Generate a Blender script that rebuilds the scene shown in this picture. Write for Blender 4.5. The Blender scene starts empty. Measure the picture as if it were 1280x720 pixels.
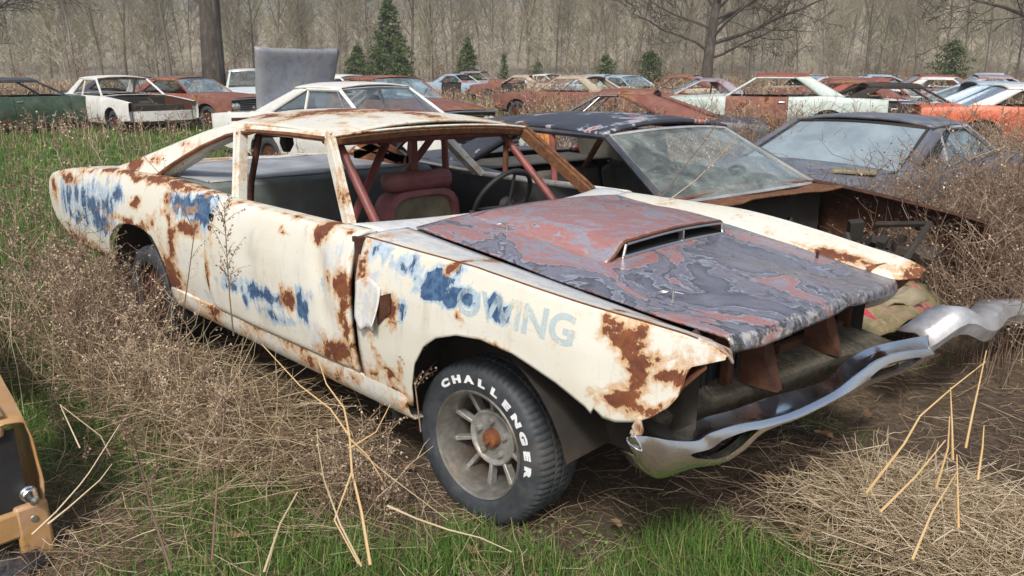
import bpy, math, random, mathutils
import numpy as np
from mathutils import Vector, Matrix, noise as mnoise
random.seed(7); RNG = np.random.default_rng(11)
SC = bpy.context.scene; COL = SC.collection
PI = math.pi
def lerp(a, b, t): return a + (b - a) * t
def clamp(x, a=0., b=1.): return max(a, min(b, x))
def sstep(a, b, x):
    t = clamp((x - a) / (b - a)); return t * t * (3 - 2 * t)
def interp(x, pts):
    if x <= pts[0][0]: return pts[0][1]
    for (a, va), (b, vb) in zip(pts, pts[1:]):
        if x <= b: return va + (vb - va) * (x - a) / (b - a) if b > a else vb
    return pts[-1][1]
def smooth_interp(x, pts):           # monotone cubic-ish (smoothstep between points keeps corners soft)
    h = .02
    return (interp(x - h, pts) + 2 * interp(x, pts) + interp(x + h, pts)) / 4
def lin(a, b, n): return [a + (b - a) * i / (n - 1) for i in range(n)]
def fbm(x, y, z, s=1.): return mnoise.fractal(Vector((x * s, y * s, z * s)), 1.0, 2.0, 4)

# ---------------------------------------------------------------- camera
CAM = Vector((1.70349, -2.49413, 1.58408))
cd = bpy.data.cameras.new('camera'); cam = bpy.data.objects.new('camera', cd); COL.objects.link(cam)
cam.location = CAM; cam.rotation_euler = (1.28813, -.00354, .76226)
cd.sensor_width = 36; cd.lens = 950 / 1280 * 36; cd.clip_start = .05; cd.clip_end = 2000
SC.camera = cam
RM = cam.rotation_euler.to_matrix()
FW = Vector((-.6905, .7233, 0)); RT = Vector((.7233, .6905, 0))
def G(u, v, z=0.):
    d = RM @ Vector(((u - 640) / 950, -(v - 360) / 950, -1)); t = (z - CAM.z) / d.z
    return CAM + d * t
def at(u, D):                        # a spot on the ground D metres ahead, in the direction of column u
    p = CAM + FW * D + RT * ((u - 640) / 950 * D * .96); p.z = 0; return p

# ---------------------------------------------------------------- materials
class NT:
    def __init__(s, name):
        s.m = bpy.data.materials.new(name); s.m.use_nodes = True; s.t = s.m.node_tree; s.t.nodes.clear()
    def n(s, typ, ins=None, **kw):
        nd = s.t.nodes.new('ShaderNode' + typ)
        for k, v in kw.items(): setattr(nd, k, v)
        for k, v in (ins or {}).items(): s.set(nd.inputs[k], v)
        return nd
    def set(s, sock, v):
        if isinstance(v, bpy.types.NodeSocket): s.t.links.new(v, sock)
        elif isinstance(v, bpy.types.Node): s.t.links.new(v.outputs[0], sock)
        else:
            if isinstance(v, (tuple, list)) and len(v) == 3 and sock.type == 'RGBA': v = (*v, 1)
            sock.default_value = v
    def coord(s, scale=(1, 1, 1), which='Object'):
        tc = s.n('TexCoord'); return s.n('Mapping', {0: tc.outputs[which], 3: scale})
    def noise(s, co, scale, detail=6, rough=.6, dist=0.):
        return s.n('TexNoise', {'Vector': co, 'Scale': scale, 'Detail': detail, 'Roughness': rough, 'Distortion': dist}).outputs[0]
    def math(s, op, a, b=None, cl=False):
        d = {0: a}
        if b is not None: d[1] = b
        return s.n('Math', d, operation=op, use_clamp=cl).outputs[0]
    def step(s, x, a, b):
        return s.n('MapRange', {0: x, 1: a, 2: b, 3: 0., 4: 1.}, interpolation_type='SMOOTHSTEP').outputs[0]
    def ramp(s, x, stops, mode='LINEAR'):
        nd = s.n('ValToRGB', {0: x}); cr = nd.color_ramp; cr.interpolation = mode
        while len(cr.elements) < len(stops): cr.elements.new(.5)
        for e, (p, c) in zip(cr.elements, stops): e.position = p; e.color = (*c, 1)
        return nd.outputs[0]
    def mix(s, f, a, b, mode='MIX'):
        nd = s.n('Mix', data_type='RGBA', blend_type=mode)
        s.set(nd.inputs[0], f); s.set(nd.inputs[6], a); s.set(nd.inputs[7], b); return nd.outputs[2]
    def attr(s, name): return s.n('Attribute', attribute_name=name).outputs['Fac']
    def out(s, bsdf):
        o = s.n('OutputMaterial'); s.t.links.new(bsdf.outputs[0] if isinstance(bsdf, bpy.types.Node) else bsdf, o.inputs[0]); return s.m
    def pbr(s, col, rough=.6, metal=0., bump=None, bstr=.3, bdist=.01, spec=.5, normal=None):
        b = s.n('BsdfPrincipled'); s.set(b.inputs['Base Color'], col); s.set(b.inputs['Roughness'], rough)
        s.set(b.inputs['Metallic'], metal); s.set(b.inputs['Specular IOR Level'], spec)
        if bump is not None:
            bn = s.n('Bump', {'Height': bump, 'Strength': bstr, 'Distance': bdist}); s.set(b.inputs['Normal'], bn.outputs[0])
        return s.out(b)

RUST = [(.25, (.045, .018, .010)), (.45, (.115, .040, .018)), (.6, (.20, .072, .024)), (.78, (.34, .145, .045))]
def plain(name, col, rough=.6, metal=0., var=.35, scale=9., bstr=.25, dirt=(.10, .075, .05), dirtamt=.35):
    s = NT(name); co = s.coord()
    n1 = s.noise(co, scale, 8, .65); n2 = s.noise(co, scale * .23, 5, .6)
    c = s.mix(s.step(n1, .3, .75), tuple(x * (1 - var) for x in col), tuple(min(1, x * (1 + var * .4)) for x in col))
    c = s.mix(s.math('MULTIPLY', s.step(n2, .48, .7), dirtamt), c, dirt)
    r = s.math('ADD', s.math('MULTIPLY', n1, .3), rough - .15, True)
    return s.pbr(c, r, metal, n1, bstr)
def rusty(name, tint=(1, 1, 1), rough=.85, scale=7.):
    s = NT(name); co = s.coord(); n1 = s.noise(co, scale, 9, .7, .3)
    c = s.ramp(n1, [(p, tuple(a * b for a, b in zip(col, tint))) for p, col in RUST])
    return s.pbr(c, rough, 0, s.noise(co, 45, 6, .7), .5)
def car_paint(name, cols, rust=.35, rough=.5, scale=1.6, dust=.25, dustcol=(.30, .26, .20), rtint=(1, 1, 1), stain=.5):
    """weathered paint: the colours show as worn layers, with rust breaking through"""
    s = NT(name); co = s.coord()
    n0 = s.noise(co, scale * 2.2, 9, .66, .6); n1 = s.noise(co, scale * 1.3, 10, .68, .35); n2 = s.noise(co, 16, 8, .7); n3 = s.noise(co, 60, 4, .7)
    k = len(cols)
    c = s.ramp(n0, [(.36 + .28 * i / max(1, k - 1), cc) for i, cc in enumerate(cols)]) if k > 1 else s.mix(n2, tuple(x * .85 for x in cols[0]), cols[0])
    spec = s.math('MULTIPLY', s.step(n2, .56, .72), .35)
    c = s.mix(spec, c, tuple(x * .45 + .03 for x in cols[0]))
    f = s.math('ADD', s.math('ADD', n1, s.math('MULTIPLY', s.attr('rust'), .75)), s.math('MULTIPLY', s.math('SUBTRACT', n2, .5), .22))
    th = .80 - .42 * rust
    rm = s.step(f, th, th + .025); st = s.step(f, th - .07, th + .02)
    rc = s.ramp(s.noise(co, 11, 8, .7, .4), [(p, tuple(a * b for a, b in zip(col, rtint))) for p, col in RUST])
    c = s.mix(s.math('MULTIPLY', st, stain), c, (.42, .25, .10)); 
    du = s.math('MULTIPLY', s.step(s.noise(co, 4.5, 7, .6), .42, .75), dust)
    c = s.mix(du, c, dustcol)
    c = s.mix(rm, c, rc)
    r = s.math('ADD', s.math('MULTIPLY', rm, .3), s.math('ADD', s.math('MULTIPLY', n2, .3), rough - .15), True)
    return s.pbr(c, r, 0, s.math('ADD', s.math('MULTIPLY', n3, .4), s.math('MULTIPLY', rm, -.5)), .25, .006)

def hero_white():
    s = NT('cream_paint_over_rust'); co = s.coord(); cs = s.coord((1.0, 1.0, .22))
    n0 = s.noise(co, 2.2, 8, .65); n1 = s.noise(co, 8, 10, .72, .5); n2 = s.noise(co, 34, 8, .72, .4); ns = s.noise(cs, 20, 8, .68, .3)
    nf = s.noise(co, 120, 4, .6)
    white = s.mix(s.step(n0, .35, .65), (.635, .62, .525), (.665, .66, .595))
    scr = s.math('MULTIPLY', s.step(n2, .60, .68), .5)
    white = s.mix(scr, white, (.40, .38, .33))
    white = s.mix(s.math('MULTIPLY', s.step(n1, .55, .8), .4), white, (.55, .42, .24))
    # blue layer
    A = s.attr('blue')
    fb = s.math('ADD', A, s.math('ADD', s.math('MULTIPLY', s.math('SUBTRACT', ns, .5), 1.25), s.math('MULTIPLY', s.math('SUBTRACT', n1, .5), .9)))
    lb = s.step(fb, .38, .52); db = s.step(fb, .60, .70)
    white = s.mix(s.math('MULTIPLY', s.step(s.noise(s.coord((1.3, 1.3, .12)), 13, 8, .7, .2), .54, .72), .38), white, (.40, .33, .22)); white = s.mix(s.math('MULTIPLY', s.step(s.noise(s.coord((.3, 1, 2.2)), 17, 8, .75, .3), .60, .66), .45), white, (.47, .47, .45))
    c = s.mix(s.math('MULTIPLY', lb, .75), white, s.mix(s.step(n2, .4, .6), (.42, .53, .62), (.22, .37, .54)))
    c = s.mix(db, c, s.mix(s.step(n2, .42, .62), (.028, .07, .155), (.075, .15, .27)))
    # bare / grey primer
    B = s.attr('bare')
    fg = s.math('ADD', B, s.math('MULTIPLY', s.math('SUBTRACT', s.noise(co, 14, 9, .75, .8), .5), 1.6))
    c = s.mix(s.math('MULTIPLY', s.step(fg, .45, .62), .8), c, s.mix(s.step(ns, .4, .6), (.44, .49, .55), (.64, .65, .65)))
    # rust
    R = s.attr('rust')
    fr = s.math('ADD', R, s.math('ADD', s.math('MULTIPLY', s.math('SUBTRACT', n1, .5), 1.7), s.math('MULTIPLY', s.math('SUBTRACT', n2, .5), 1.1)))
    st = s.step(s.math('ADD', fr, s.math('MULTIPLY', s.math('SUBTRACT', ns, .5), .7)), .20, .66); fr2 = s.math('ADD', fr, s.math('MULTIPLY', s.math('SUBTRACT', ns, .5), .55)); rm = s.step(fr2, .60, .70)
    c = s.mix(s.math('MULTIPLY', st, .85), c, s.mix(n2, (.56, .33, .12), (.44, .20, .055)))
    rc = s.ramp(s.math('ADD', s.math('MULTIPLY', s.noise(co, 10, 9, .75, .2), .55), s.math('MULTIPLY', s.noise(co, 48, 7, .75), .45)), [(.28, (.045, .017, .011)), (.45, (.115, .036, .018)), (.58, (.20, .065, .022)), (.72, (.36, .14, .035)), (.85, (.5, .26, .09))])
    c = s.mix(rm, c, rc)
    r = s.math('ADD', s.math('MULTIPLY', rm, .35), s.math('ADD', s.math('MULTIPLY', n2, .25), .30), True)
    h = s.math('ADD', s.math('MULTIPLY', rm, -.6), s.math('ADD', s.math('MULTIPLY', db, .15), s.math('MULTIPLY', nf, .25)))
    return s.pbr(c, r, 0, h, .35, .006)

def hood_paint():
    s = NT('layered_hood_paint'); co = s.coord(); cs = s.coord((.85, 1.25, 1))
    wob = s.n('VectorMath', {0: cs, 1: s.n('VectorMath', {0: s.n('TexNoise', {'Vector': co, 'Scale': 2.6, 'Detail': 4}).outputs[1], 3: .30}, operation='SCALE').outputs[0]}, operation='ADD').outputs[0]
    n = s.noise(wob, 2.9, 4.0, .50, .9); n2 = s.noise(co, 26, 8, .7, .5); ns = s.noise(s.coord((2.2, 14, 3)), 2.6, 8, .7, .8)
    P = s.attr('pink')
    f = s.math('ADD', n, s.math('ADD', s.math('MULTIPLY', P, .13), s.math('MULTIPLY', s.math('SUBTRACT', n2, .5), .13)))
    slate = (.095, .102, .135); lav = (.24, .235, .285); pink = (.34, .145, .135); ice = (.31, .36, .42); blk = (.030, .033, .042)
    c = s.ramp(f, [(.30, (.17, .18, .23)), (.40, slate), (.425, blk), (.437, (.30, .35, .42)), (.452, (.12, .125, .165)), (.49, (.19, .19, .24)), (.515, blk), (.528, ice), (.542, pink), (.585, (.36, .175, .16)), (.605, lav), (.635, (.27, .26, .31)), (.655, pink), (.715, (.31, .145, .135)), (.75, lav), (.82, pink)])
    # thin soot lines and scuffs along the body
    c = s.mix(s.math('MULTIPLY', s.step(ns, .60, .72), .35), c, (.12, .11, .12))
    c = s.mix(s.math('MULTIPLY', s.step(ns, .40, .28), .35), c, (.42, .41, .45))
    c = s.mix(s.math('MULTIPLY', s.step(n2, .58, .66), .45), c, (.36, .36, .37)); n5 = s.noise(co, 70, 5, .7); c = s.mix(s.math('MULTIPLY', s.step(n5, .58, .68), .4), c, (.06, .06, .07)); c = s.mix(s.math('MULTIPLY', s.step(s.noise(co, 1.4, 5, .6), .45, .7), .35), c, (.27, .24, .25))
    c = s.mix(.22, c, (.17, .145, .155))
    # the lip is flaked down to grey scale
    L = s.attr('lip'); fl = s.math('ADD', L, s.math('MULTIPLY', s.math('SUBTRACT', s.noise(co, 30, 8, .8), .5), 1.5))
    c = s.mix(s.step(fl, .50, .60), c, s.mix(s.step(n2, .46, .60), (.05, .055, .06), (.36, .36, .35)))
    R = s.attr('rust'); fr = s.math('ADD', R, s.math('MULTIPLY', s.math('SUBTRACT', n2, .5), .9))
    rc = s.ramp(s.noise(co, 15, 9, .72, .5), RUST)
    c = s.mix(s.step(fr, .47, .58), c, rc)
    return s.pbr(c, s.math('ADD', s.math('MULTIPLY', n2, .25), .17), 0, n2, .18, .004)

M = {}
M['white'] = hero_white(); M['hood'] = hood_paint()
M['rust'] = rusty('bare_rust'); M['darkrust'] = rusty('dark_rust', (.42, .40, .42), scale=15); M['redrust'] = rusty('red_oxide', (1.25, .85, 1.0))
M['cage'] = plain('red_oxide_tube_paint', (.235, .068, .058), .5, var=.35, scale=14, dirt=(.08, .03, .02), dirtamt=.6)
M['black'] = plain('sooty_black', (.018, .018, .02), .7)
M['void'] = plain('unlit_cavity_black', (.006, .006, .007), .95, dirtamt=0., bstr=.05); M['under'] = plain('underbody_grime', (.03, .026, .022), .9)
M['grey'] = plain('grey_primer', (.32, .34, .36), .6, scale=5, dirt=(.12, .13, .11), dirtamt=.5)
M['greygreen'] = plain('mildewed_panel', (.15, .17, .16), .75, scale=4, dirt=(.05, .06, .05), dirtamt=.7)
M['vinyl'] = plain('faded_maroon_vinyl', (.27, .095, .095), .55, dirt=(.3, .22, .17), dirtamt=.5)
M['padding'] = plain('stained_seat_cloth', (.24, .24, .16), .9, scale=9, dirt=(.42, .18, .03), dirtamt=1.)
M['moss'] = None
def moss():
    s = NT('mossy_pan'); co = s.coord(); n1 = s.noise(co, 8, 9, .7, .4); n2 = s.noise(co, 40, 8, .8)
    c = s.ramp(n1, [(.3, (.022, .022, .012)), (.43, (.06, .055, .035)), (.52, (.11, .10, .075)), (.60, (.06, .035, .02)), (.7, (.045, .055, .016))])
    c = s.mix(s.math('MULTIPLY', s.step(n2, .55, .7), .7), c, (.33, .32, .27))
    return s.pbr(c, .95, 0, n2, .7, .01)
M['moss'] = moss()
def chrome(name='pitted_chrome', tint=(.78, .80, .82), base=.10):
    s = NT(name); co = s.coord(); n1 = s.noise(co, 5, 6, .6); n2 = s.noise(co, 50, 8, .75)
    c = s.mix(s.step(n2, .62, .74), tint, (.30, .24, .19)); c = s.mix(s.math('MULTIPLY', s.step(n1, .55, .75), .35), c, (.45, .42, .36))
    r = s.math('ADD', s.math('MULTIPLY', s.step(n1, .35, .75), .25), base, True)
    b = s.math('ADD', s.noise(co, 6, 3, .5), s.math('MULTIPLY', n2, .10))
    return s.pbr(c, r, 1.0, b, .14, .010)
M['chrome'] = chrome(); M['dullchrome'] = chrome('dull_chrome', (.55, .56, .57), .3)
M['alu'] = plain('oxidised_alloy', (.43, .43, .41), .45, .55, var=.4, scale=20, dirt=(.17, .13, .09), dirtamt=.75); M['rimmetal'] = plain('grimy_rim', (.42, .41, .38), .38, .75, var=.4, scale=16, dirt=(.20, .13, .07), dirtamt=.8)
M['rubber'] = plain('weathered_rubber', (.048, .056, .066), .62, var=.4, scale=22, dirt=(.11, .10, .085), dirtamt=.35)
M['letter'] = plain('white_rubber', (.78, .80, .82), .6, var=.15, dirtamt=.15)
M['fadedblue'] = None
def faded_letters():
    s = NT('faded_blue_lettering'); co = s.coord((1, 1, .25)); n = s.noise(co, 30, 9, .78, .6); n2 = s.noise(s.coord(), 11, 7, .65)
    d = s.n('BsdfPrincipled', {'Base Color': s.mix(n2, (.36, .52, .62), (.58, .66, .66)), 'Roughness': .55}); t = s.n('BsdfTransparent')
    f = s.math('MULTIPLY', s.math('SUBTRACT', 1.0, s.math('MULTIPLY', s.step(n, .44, .62), .85)), s.math('SUBTRACT', .80, s.math('MULTIPLY', s.step(n2, .42, .66), .65)))
    return s.out(s.n('MixShader', {0: f, 1: t.outputs[0], 2: d.outputs[0]}))
M['fadedblue'] = faded_letters()
def glass(name, dust=.30, dcol=(.42, .47, .46), tint=(.80, .88, .86)):
    s = NT(name); co = s.coord(); n = s.noise(co, 3.5, 8, .68, .6); n2 = s.noise(co, 26, 7, .7)
    tr = s.n('BsdfTransparent', {0: tint}); gl = s.n('BsdfGlossy', {0: (.9, .93, .95), 'Roughness': .06})
    fr = s.n('Fresnel', {'IOR': 1.5}); df = s.n('BsdfDiffuse', {0: dcol})
    a = s.n('MixShader', {0: s.math('ADD', s.math('MULTIPLY', fr.outputs[0], 1.1), .03, True), 1: tr.outputs[0], 2: gl.outputs[0]})
    d = s.math('ADD', s.math('MULTIPLY', s.step(n, .35, .75), dust), s.math('ADD', s.math('MULTIPLY', s.step(n2, .5, .75), .12), dust * .25), True)
    return s.out(s.n('MixShader', {0: d, 1: a.outputs[0], 2: df.outputs[0]}))
M['glass'] = glass('dusty_windshield'); M['clearglass'] = glass('grimy_glass', .2, (.35, .40, .45)); M['blueglass'] = glass('hazed_blue_glass', .55, (.30, .42, .50))
def foliage(name, stops, rough=.7, trans=.0):
    s = NT(name); v = s.attr('v'); c = s.ramp(v, stops)
    b = s.n('BsdfPrincipled', {'Base Color': c, 'Roughness': rough, 'Specular IOR Level': .25})
    if trans:
        t = s.n('BsdfTranslucent', {0: c}); b = s.n('MixShader', {0: trans, 1: b.outputs[0], 2: t.outputs[0]})
    return s.out(b)
M['grass'] = foliage('spring_grass', [(0., (.055, .12, .024)), (.45, (.115, .225, .042)), (.72, (.19, .29, .065)), (.88, (.30, .30, .12)), (1., (.48, .40, .22))], .6, .3)
M['straw'] = foliage('dry_straw', [(0., (.16, .105, .06)), (.4, (.36, .27, .165)), (.75, (.54, .43, .28)), (1., (.70, .59, .42))], .75, .2)
M['brush'] = foliage('dead_brush', [(0., (.085, .055, .040)), (.45, (.225, .155, .110)), (.8, (.36, .265, .19)), (1., (.50, .40, .29))], .85)
M['reed'] = foliage('tan_reed', [(0., (.34, .21, .09)), (.5, (.50, .34, .16)), (1., (.62, .48, .29))], .65)
M['twig'] = foliage('bare_twigs', [(0., (.15, .125, .10)), (.5, (.30, .27, .20)), (1., (.46, .425, .33))], .9)
M['bud'] = foliage('budding_twigs', [(0., (.20, .19, .10)), (.5, (.30, .31, .15)), (1., (.42, .43, .24))], .9); M['scuffed'] = plain('scuffed_plated_steel', (.50, .51, .53), .34, .45, var=.3, scale=14, dirt=(.20, .15, .11), dirtamt=.45)
M['redtwig'] = foliage('russet_leaves', [(0., (.10, .045, .022)), (.5, (.20, .095, .045)), (1., (.28, .16, .08))], .9)
M['needle'] = foliage('evergreen_needles', [(0., (.03, .052, .022)), (.5, (.075, .115, .042)), (1., (.15, .19, .07))], .7)
M['leaf'] = plain('dry_oak_leaf', (.30, .19, .10), .8, var=.4, scale=30)
def bark():
    s = NT('grey_bark'); co = s.coord((1, 1, .2)); n = s.noise(co, 9, 9, .7, .6); n2 = s.noise(s.coord(), 1.3, 4)
    c = s.ramp(n, [(.3, (.022, .018, .015)), (.5, (.062, .052, .043)), (.7, (.14, .12, .10))])
    c = s.mix(s.math('MULTIPLY', s.step(n2, .5, .7), .4), c, (.17, .17, .15))
    return s.pbr(c, .95, 0, n, .8, .05)
M['bark'] = bark()
def palebark():
    s = NT('pale_bark'); co = s.coord((1, 1, .15)); n = s.noise(co, 3, 9, .7, .6)
    return s.pbr(s.ramp(n, [(.3, (.12, .10, .085)), (.55, (.24, .215, .18)), (.75, (.36, .33, .29))]), .95)
M['palebark'] = palebark()
def greybark():
    s = NT('brown_bark'); co = s.coord((1, 1, .15)); n = s.noise(co, 3, 9, .7, .6)
    return s.pbr(s.ramp(n, [(.3, (.085, .07, .057)), (.55, (.165, .14, .115)), (.75, (.25, .22, .185))]), .95)
M['brownbark'] = greybark()

# ---------------------------------------------------------------- mesh helpers
class MB:
    def __init__(s): s.v = []; s.f = []
    def add(s, V, F):
        o = len(s.v); s.v += [tuple(p) for p in V]; s.f += [tuple(i + o for i in f) for f in F]
    def grid(s, P, cu=False, cv=False):
        r, c = len(P), len(P[0]); V = [p for row in P for p in row]; F = []
        for i in range(r if cu else r - 1):
            for j in range(c if cv else c - 1):
                a, b = i, (i + 1) % r; k, l = j, (j + 1) % c
                F.append((a * c + k, a * c + l, b * c + l, b * c + k))
        s.add(V, F); return s
    def tube(s, pts, r, n=8, cap=True, closed=False):
        pts = [Vector(p) for p in pts]; k = len(pts)
        rs = r if isinstance(r, (list, tuple)) else [r] * k
        rings = []; up = None
        for i, p in enumerate(pts):
            t = (pts[(i + 1) % k] - pts[i - 1]) if closed else (pts[min(i + 1, k - 1)] - pts[max(i - 1, 0)])
            t.normalize()
            if up is None: up = Vector((0, 0, 1)) if abs(t.z) < .9 else Vector((1, 0, 0))
            a = t.cross(up); a.normalize(); b = a.cross(t); up = b
            rings.append([p + (a * math.cos(2 * PI * j / n) + b * math.sin(2 * PI * j / n)) * rs[i] for j in range(n)])
        s.grid(rings, cu=closed, cv=True)
        if cap and not closed:
            o = len(s.v) - n * k
            s.f.append(tuple(o + j for j in range(n))[::-1]); s.f.append(tuple(o + n * (k - 1) + j for j in range(n)))
        return s
    def box(s, c, d, R=None):
        c = Vector(c); V = []
        for x in (-.5, .5):
            for y in (-.5, .5):
                for z in (-.5, .5):
                    q = Vector((x * d[0], y * d[1], z * d[2]))
                    if R: q = R @ q
                    V.append(c + q)
        s.add(V, [(0, 1, 3, 2), (4, 6, 7, 5), (0, 4, 5, 1), (2, 3, 7, 6), (0, 2, 6, 4), (1, 5, 7, 3)]); return s
    def prism(s, A, d):              # polygon A (3-D points) extruded by d
        n = len(A); d = Vector(d); V = [Vector(p) for p in A] + [Vector(p) + d for p in A]
        s.add(V, [tuple(range(n))[::-1], tuple(range(n, 2 * n))] + [(i, (i + 1) % n, n + (i + 1) % n, n + i) for i in range(n)]); return s
    def lathe(s, prof, c, n=48, axis='y', wob=None):   # prof: (radius, offset along the axis)
        c = Vector(c); rings = []
        for i, (r, o) in enumerate(prof):
            ring = []
            for j in range(n):
                a = 2 * PI * j / n; rr = r + (wob(i, j) if wob else 0)
                q = (rr * math.cos(a), o, rr * math.sin(a)) if axis == 'y' else ((o, rr * math.cos(a), rr * math.sin(a)) if axis == 'x' else (rr * math.cos(a), rr * math.sin(a), o))
                ring.append(c + Vector(q))
            rings.append(ring)
        s.grid(rings, cv=True); return s
    def build(s, name, mat, parent=None, smooth=True, attrs=None, T=None, solid=0., bevel=0., sub=0, soff=-1.):
        me = bpy.data.meshes.new(name); V = s.v
        me.from_pydata([tuple(T(*p)) for p in V] if T else V, [], s.f)
        for k, fn in (attrs or {}).items():
            a = me.attributes.new(k, 'FLOAT', 'POINT'); a.data.foreach_set('value', [float(fn(*p)) for p in V])
        o = bpy.data.objects.new(name, me); COL.objects.link(o)
        me.materials.append(mat)
        if smooth: 
            me.polygons.foreach_set('use_smooth', [True] * len(me.polygons))
            try: me.set_sharp_from_angle(angle=math.radians(38))
            except Exception: pass
        if parent: o.parent = parent
        if bevel:
            m = o.modifiers.new('bevel', 'BEVEL'); m.width = bevel; m.segments = 2; m.limit_method = 'ANGLE'; m.angle_limit = .6
        if sub:
            m = o.modifiers.new('subdiv', 'SUBSURF'); m.levels = m.render_levels = sub
        if solid:
            m = o.modifiers.new('solid', 'SOLIDIFY'); m.thickness = solid; m.offset = soff
        return o
def tag(o, label=None, cat=None, group=None, kind=None):
    if label: o['label'] = label
    if cat: o['category'] = cat
    if group: o['group'] = group
    if kind: o['kind'] = kind
    return o
def empty(name, loc=(0, 0, 0), rz=0., parent=None):
    o = bpy.data.objects.new(name, None); COL.objects.link(o); o.location = loc; o.rotation_euler = (0, 0, rz)
    o.empty_display_size = .1
    if parent: o.parent = parent
    return o
def np_mesh(name, V, F, mat, v=None, parent=None, link=True):
    """fast mesh from numpy: V (n,3), F list of equally sized polygons (m,k)"""
    me = bpy.data.meshes.new(name); V = np.asarray(V, np.float32); F = np.asarray(F, np.int32); m, k = F.shape
    me.vertices.add(len(V)); me.vertices.foreach_set('co', V.ravel())
    me.loops.add(m * k); me.loops.foreach_set('vertex_index', F.ravel())
    me.polygons.add(m); me.polygons.foreach_set('loop_start', np.arange(0, m * k, k, dtype=np.int32))
    me.polygons.foreach_set('loop_total', np.full(m, k, np.int32)); me.update(calc_edges=True)
    if v is not None:
        a = me.attributes.new('v', 'FLOAT', 'POINT'); a.data.foreach_set('value', np.asarray(v, np.float32))
    me.materials.append(mat); o = bpy.data.objects.new(name, me)
    if link: COL.objects.link(o)
    if parent: o.parent = parent
    return o
def stems(P, R, sides=3):
    """P (N,K,3) poly-lines, R (N,K) radii -> V, F of thin tubes"""
    N, K, _ = P.shape
    t = np.gradient(P, axis=1); t /= np.linalg.norm(t, axis=2, keepdims=True) + 1e-9
    ref = RNG.normal(size=(N, 1, 3)); a = np.cross(t, ref); a /= np.linalg.norm(a, axis=2, keepdims=True) + 1e-9
    b = np.cross(t, a); ang = 2 * PI * np.arange(sides) / sides
    V = P[:, :, None, :] + R[:, :, None, None] * (a[:, :, None, :] * np.cos(ang)[None, None, :, None] + b[:, :, None, :] * np.sin(ang)[None, None, :, None])
    idx = np.arange(N * K * sides).reshape(N, K, sides)
    q = np.stack([idx[:, :-1, :], np.roll(idx, -1, 2)[:, :-1, :], np.roll(idx, -1, 2)[:, 1:, :], idx[:, 1:, :]], -1)
    return V.reshape(-1, 3), q.reshape(-1, 4)
class Acc:                            # gathers several quad soups into one mesh
    def __init__(s): s.V = []; s.F = []; s.c = []; s.n = 0
    def add(s, V, F, c):
        s.V.append(V); s.F.append(F + s.n); s.c.append(np.broadcast_to(c, (len(V),))); s.n += len(V)
    def build(s, name, mat, parent=None, link=True):
        return np_mesh(name, np.concatenate(s.V), np.concatenate(s.F), mat, np.concatenate(s.c), parent, link)

# ================================================================ the stock car in front
hero = empty('wrecked_car')
tag(hero, 'cream rusty stripped coupe with faded blue lettering, red scooped hood and white lettered front tire', 'car')
def TH(x, y, z):
    z -= .02 * y
    if y > 0: z -= .05 * sstep(0, .85, x) * sstep(0, .8, y)
    return (x, y, z)
Z_PROF = [(.33, .905), (.42, .925), (.55, .945), (.70, .950), (.80, .942), (.88, .925), (.95, .90), (1.02, .87)]
X_PLAN = [(-4.4, .93), (-3.9, .965), (-3, .985), (-2.2, .98), (-1, .98), (.1, .98), (.45, .965), (.7, .93), (.86, .895)]
def yw(x, z):
    return smooth_interp(z, Z_PROF) * smooth_interp(x, X_PLAN) + .006 * fbm(x, 3, z, 2.2)
def hz(x, y=0.): return .953 - .098 * (x + .46) + .022 * (1 - (y / .66) ** 2)
def S(u, v, yp=-.925):                 # where the sight line of a spot in the photo meets the flank
    d = RM @ Vector(((u - 640) / 950, -(v - 360) / 950, -1)); t = (yp - CAM.y) / d.y; q = CAM + d * t
    return q.x, q.z - .018
def spots(lst, yp=-.925):
    out = []
    for u, v, ru, rv, s in lst:
        x, z = S(u, v, yp); xa, _ = S(u + ru, v, yp); xb, _ = S(u - ru, v, yp); _, za = S(u, v - rv, yp); _, zb = S(u, v + rv, yp)
        out.append((x, z, abs(xa - xb) / 2, abs(za - zb) / 2, s))
    return out
def field(blobs):
    def fn(x, z):
        m = 0.; x, z = x + .045 * fbm(x, z, 3, 7) + .015 * fbm(x, z, 8, 22), z + .035 * fbm(x, z, 5, 7) + .012 * fbm(x, z, 1, 22)
        for bx, bz, rx, rz, s in blobs:
            rx *= .86; rz *= .92
            q = ((x - bx) / rx) ** 2 + ((z - bz) / rz) ** 2
            if q < 4: m = max(m, s * math.exp(-q * .55) * 1.05)
        return m
    return fn
def grow(bl): return field([(a, b, c * 1.35, d * 1.35, e * 1.12) for a, b, c, d, e in bl])
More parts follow.
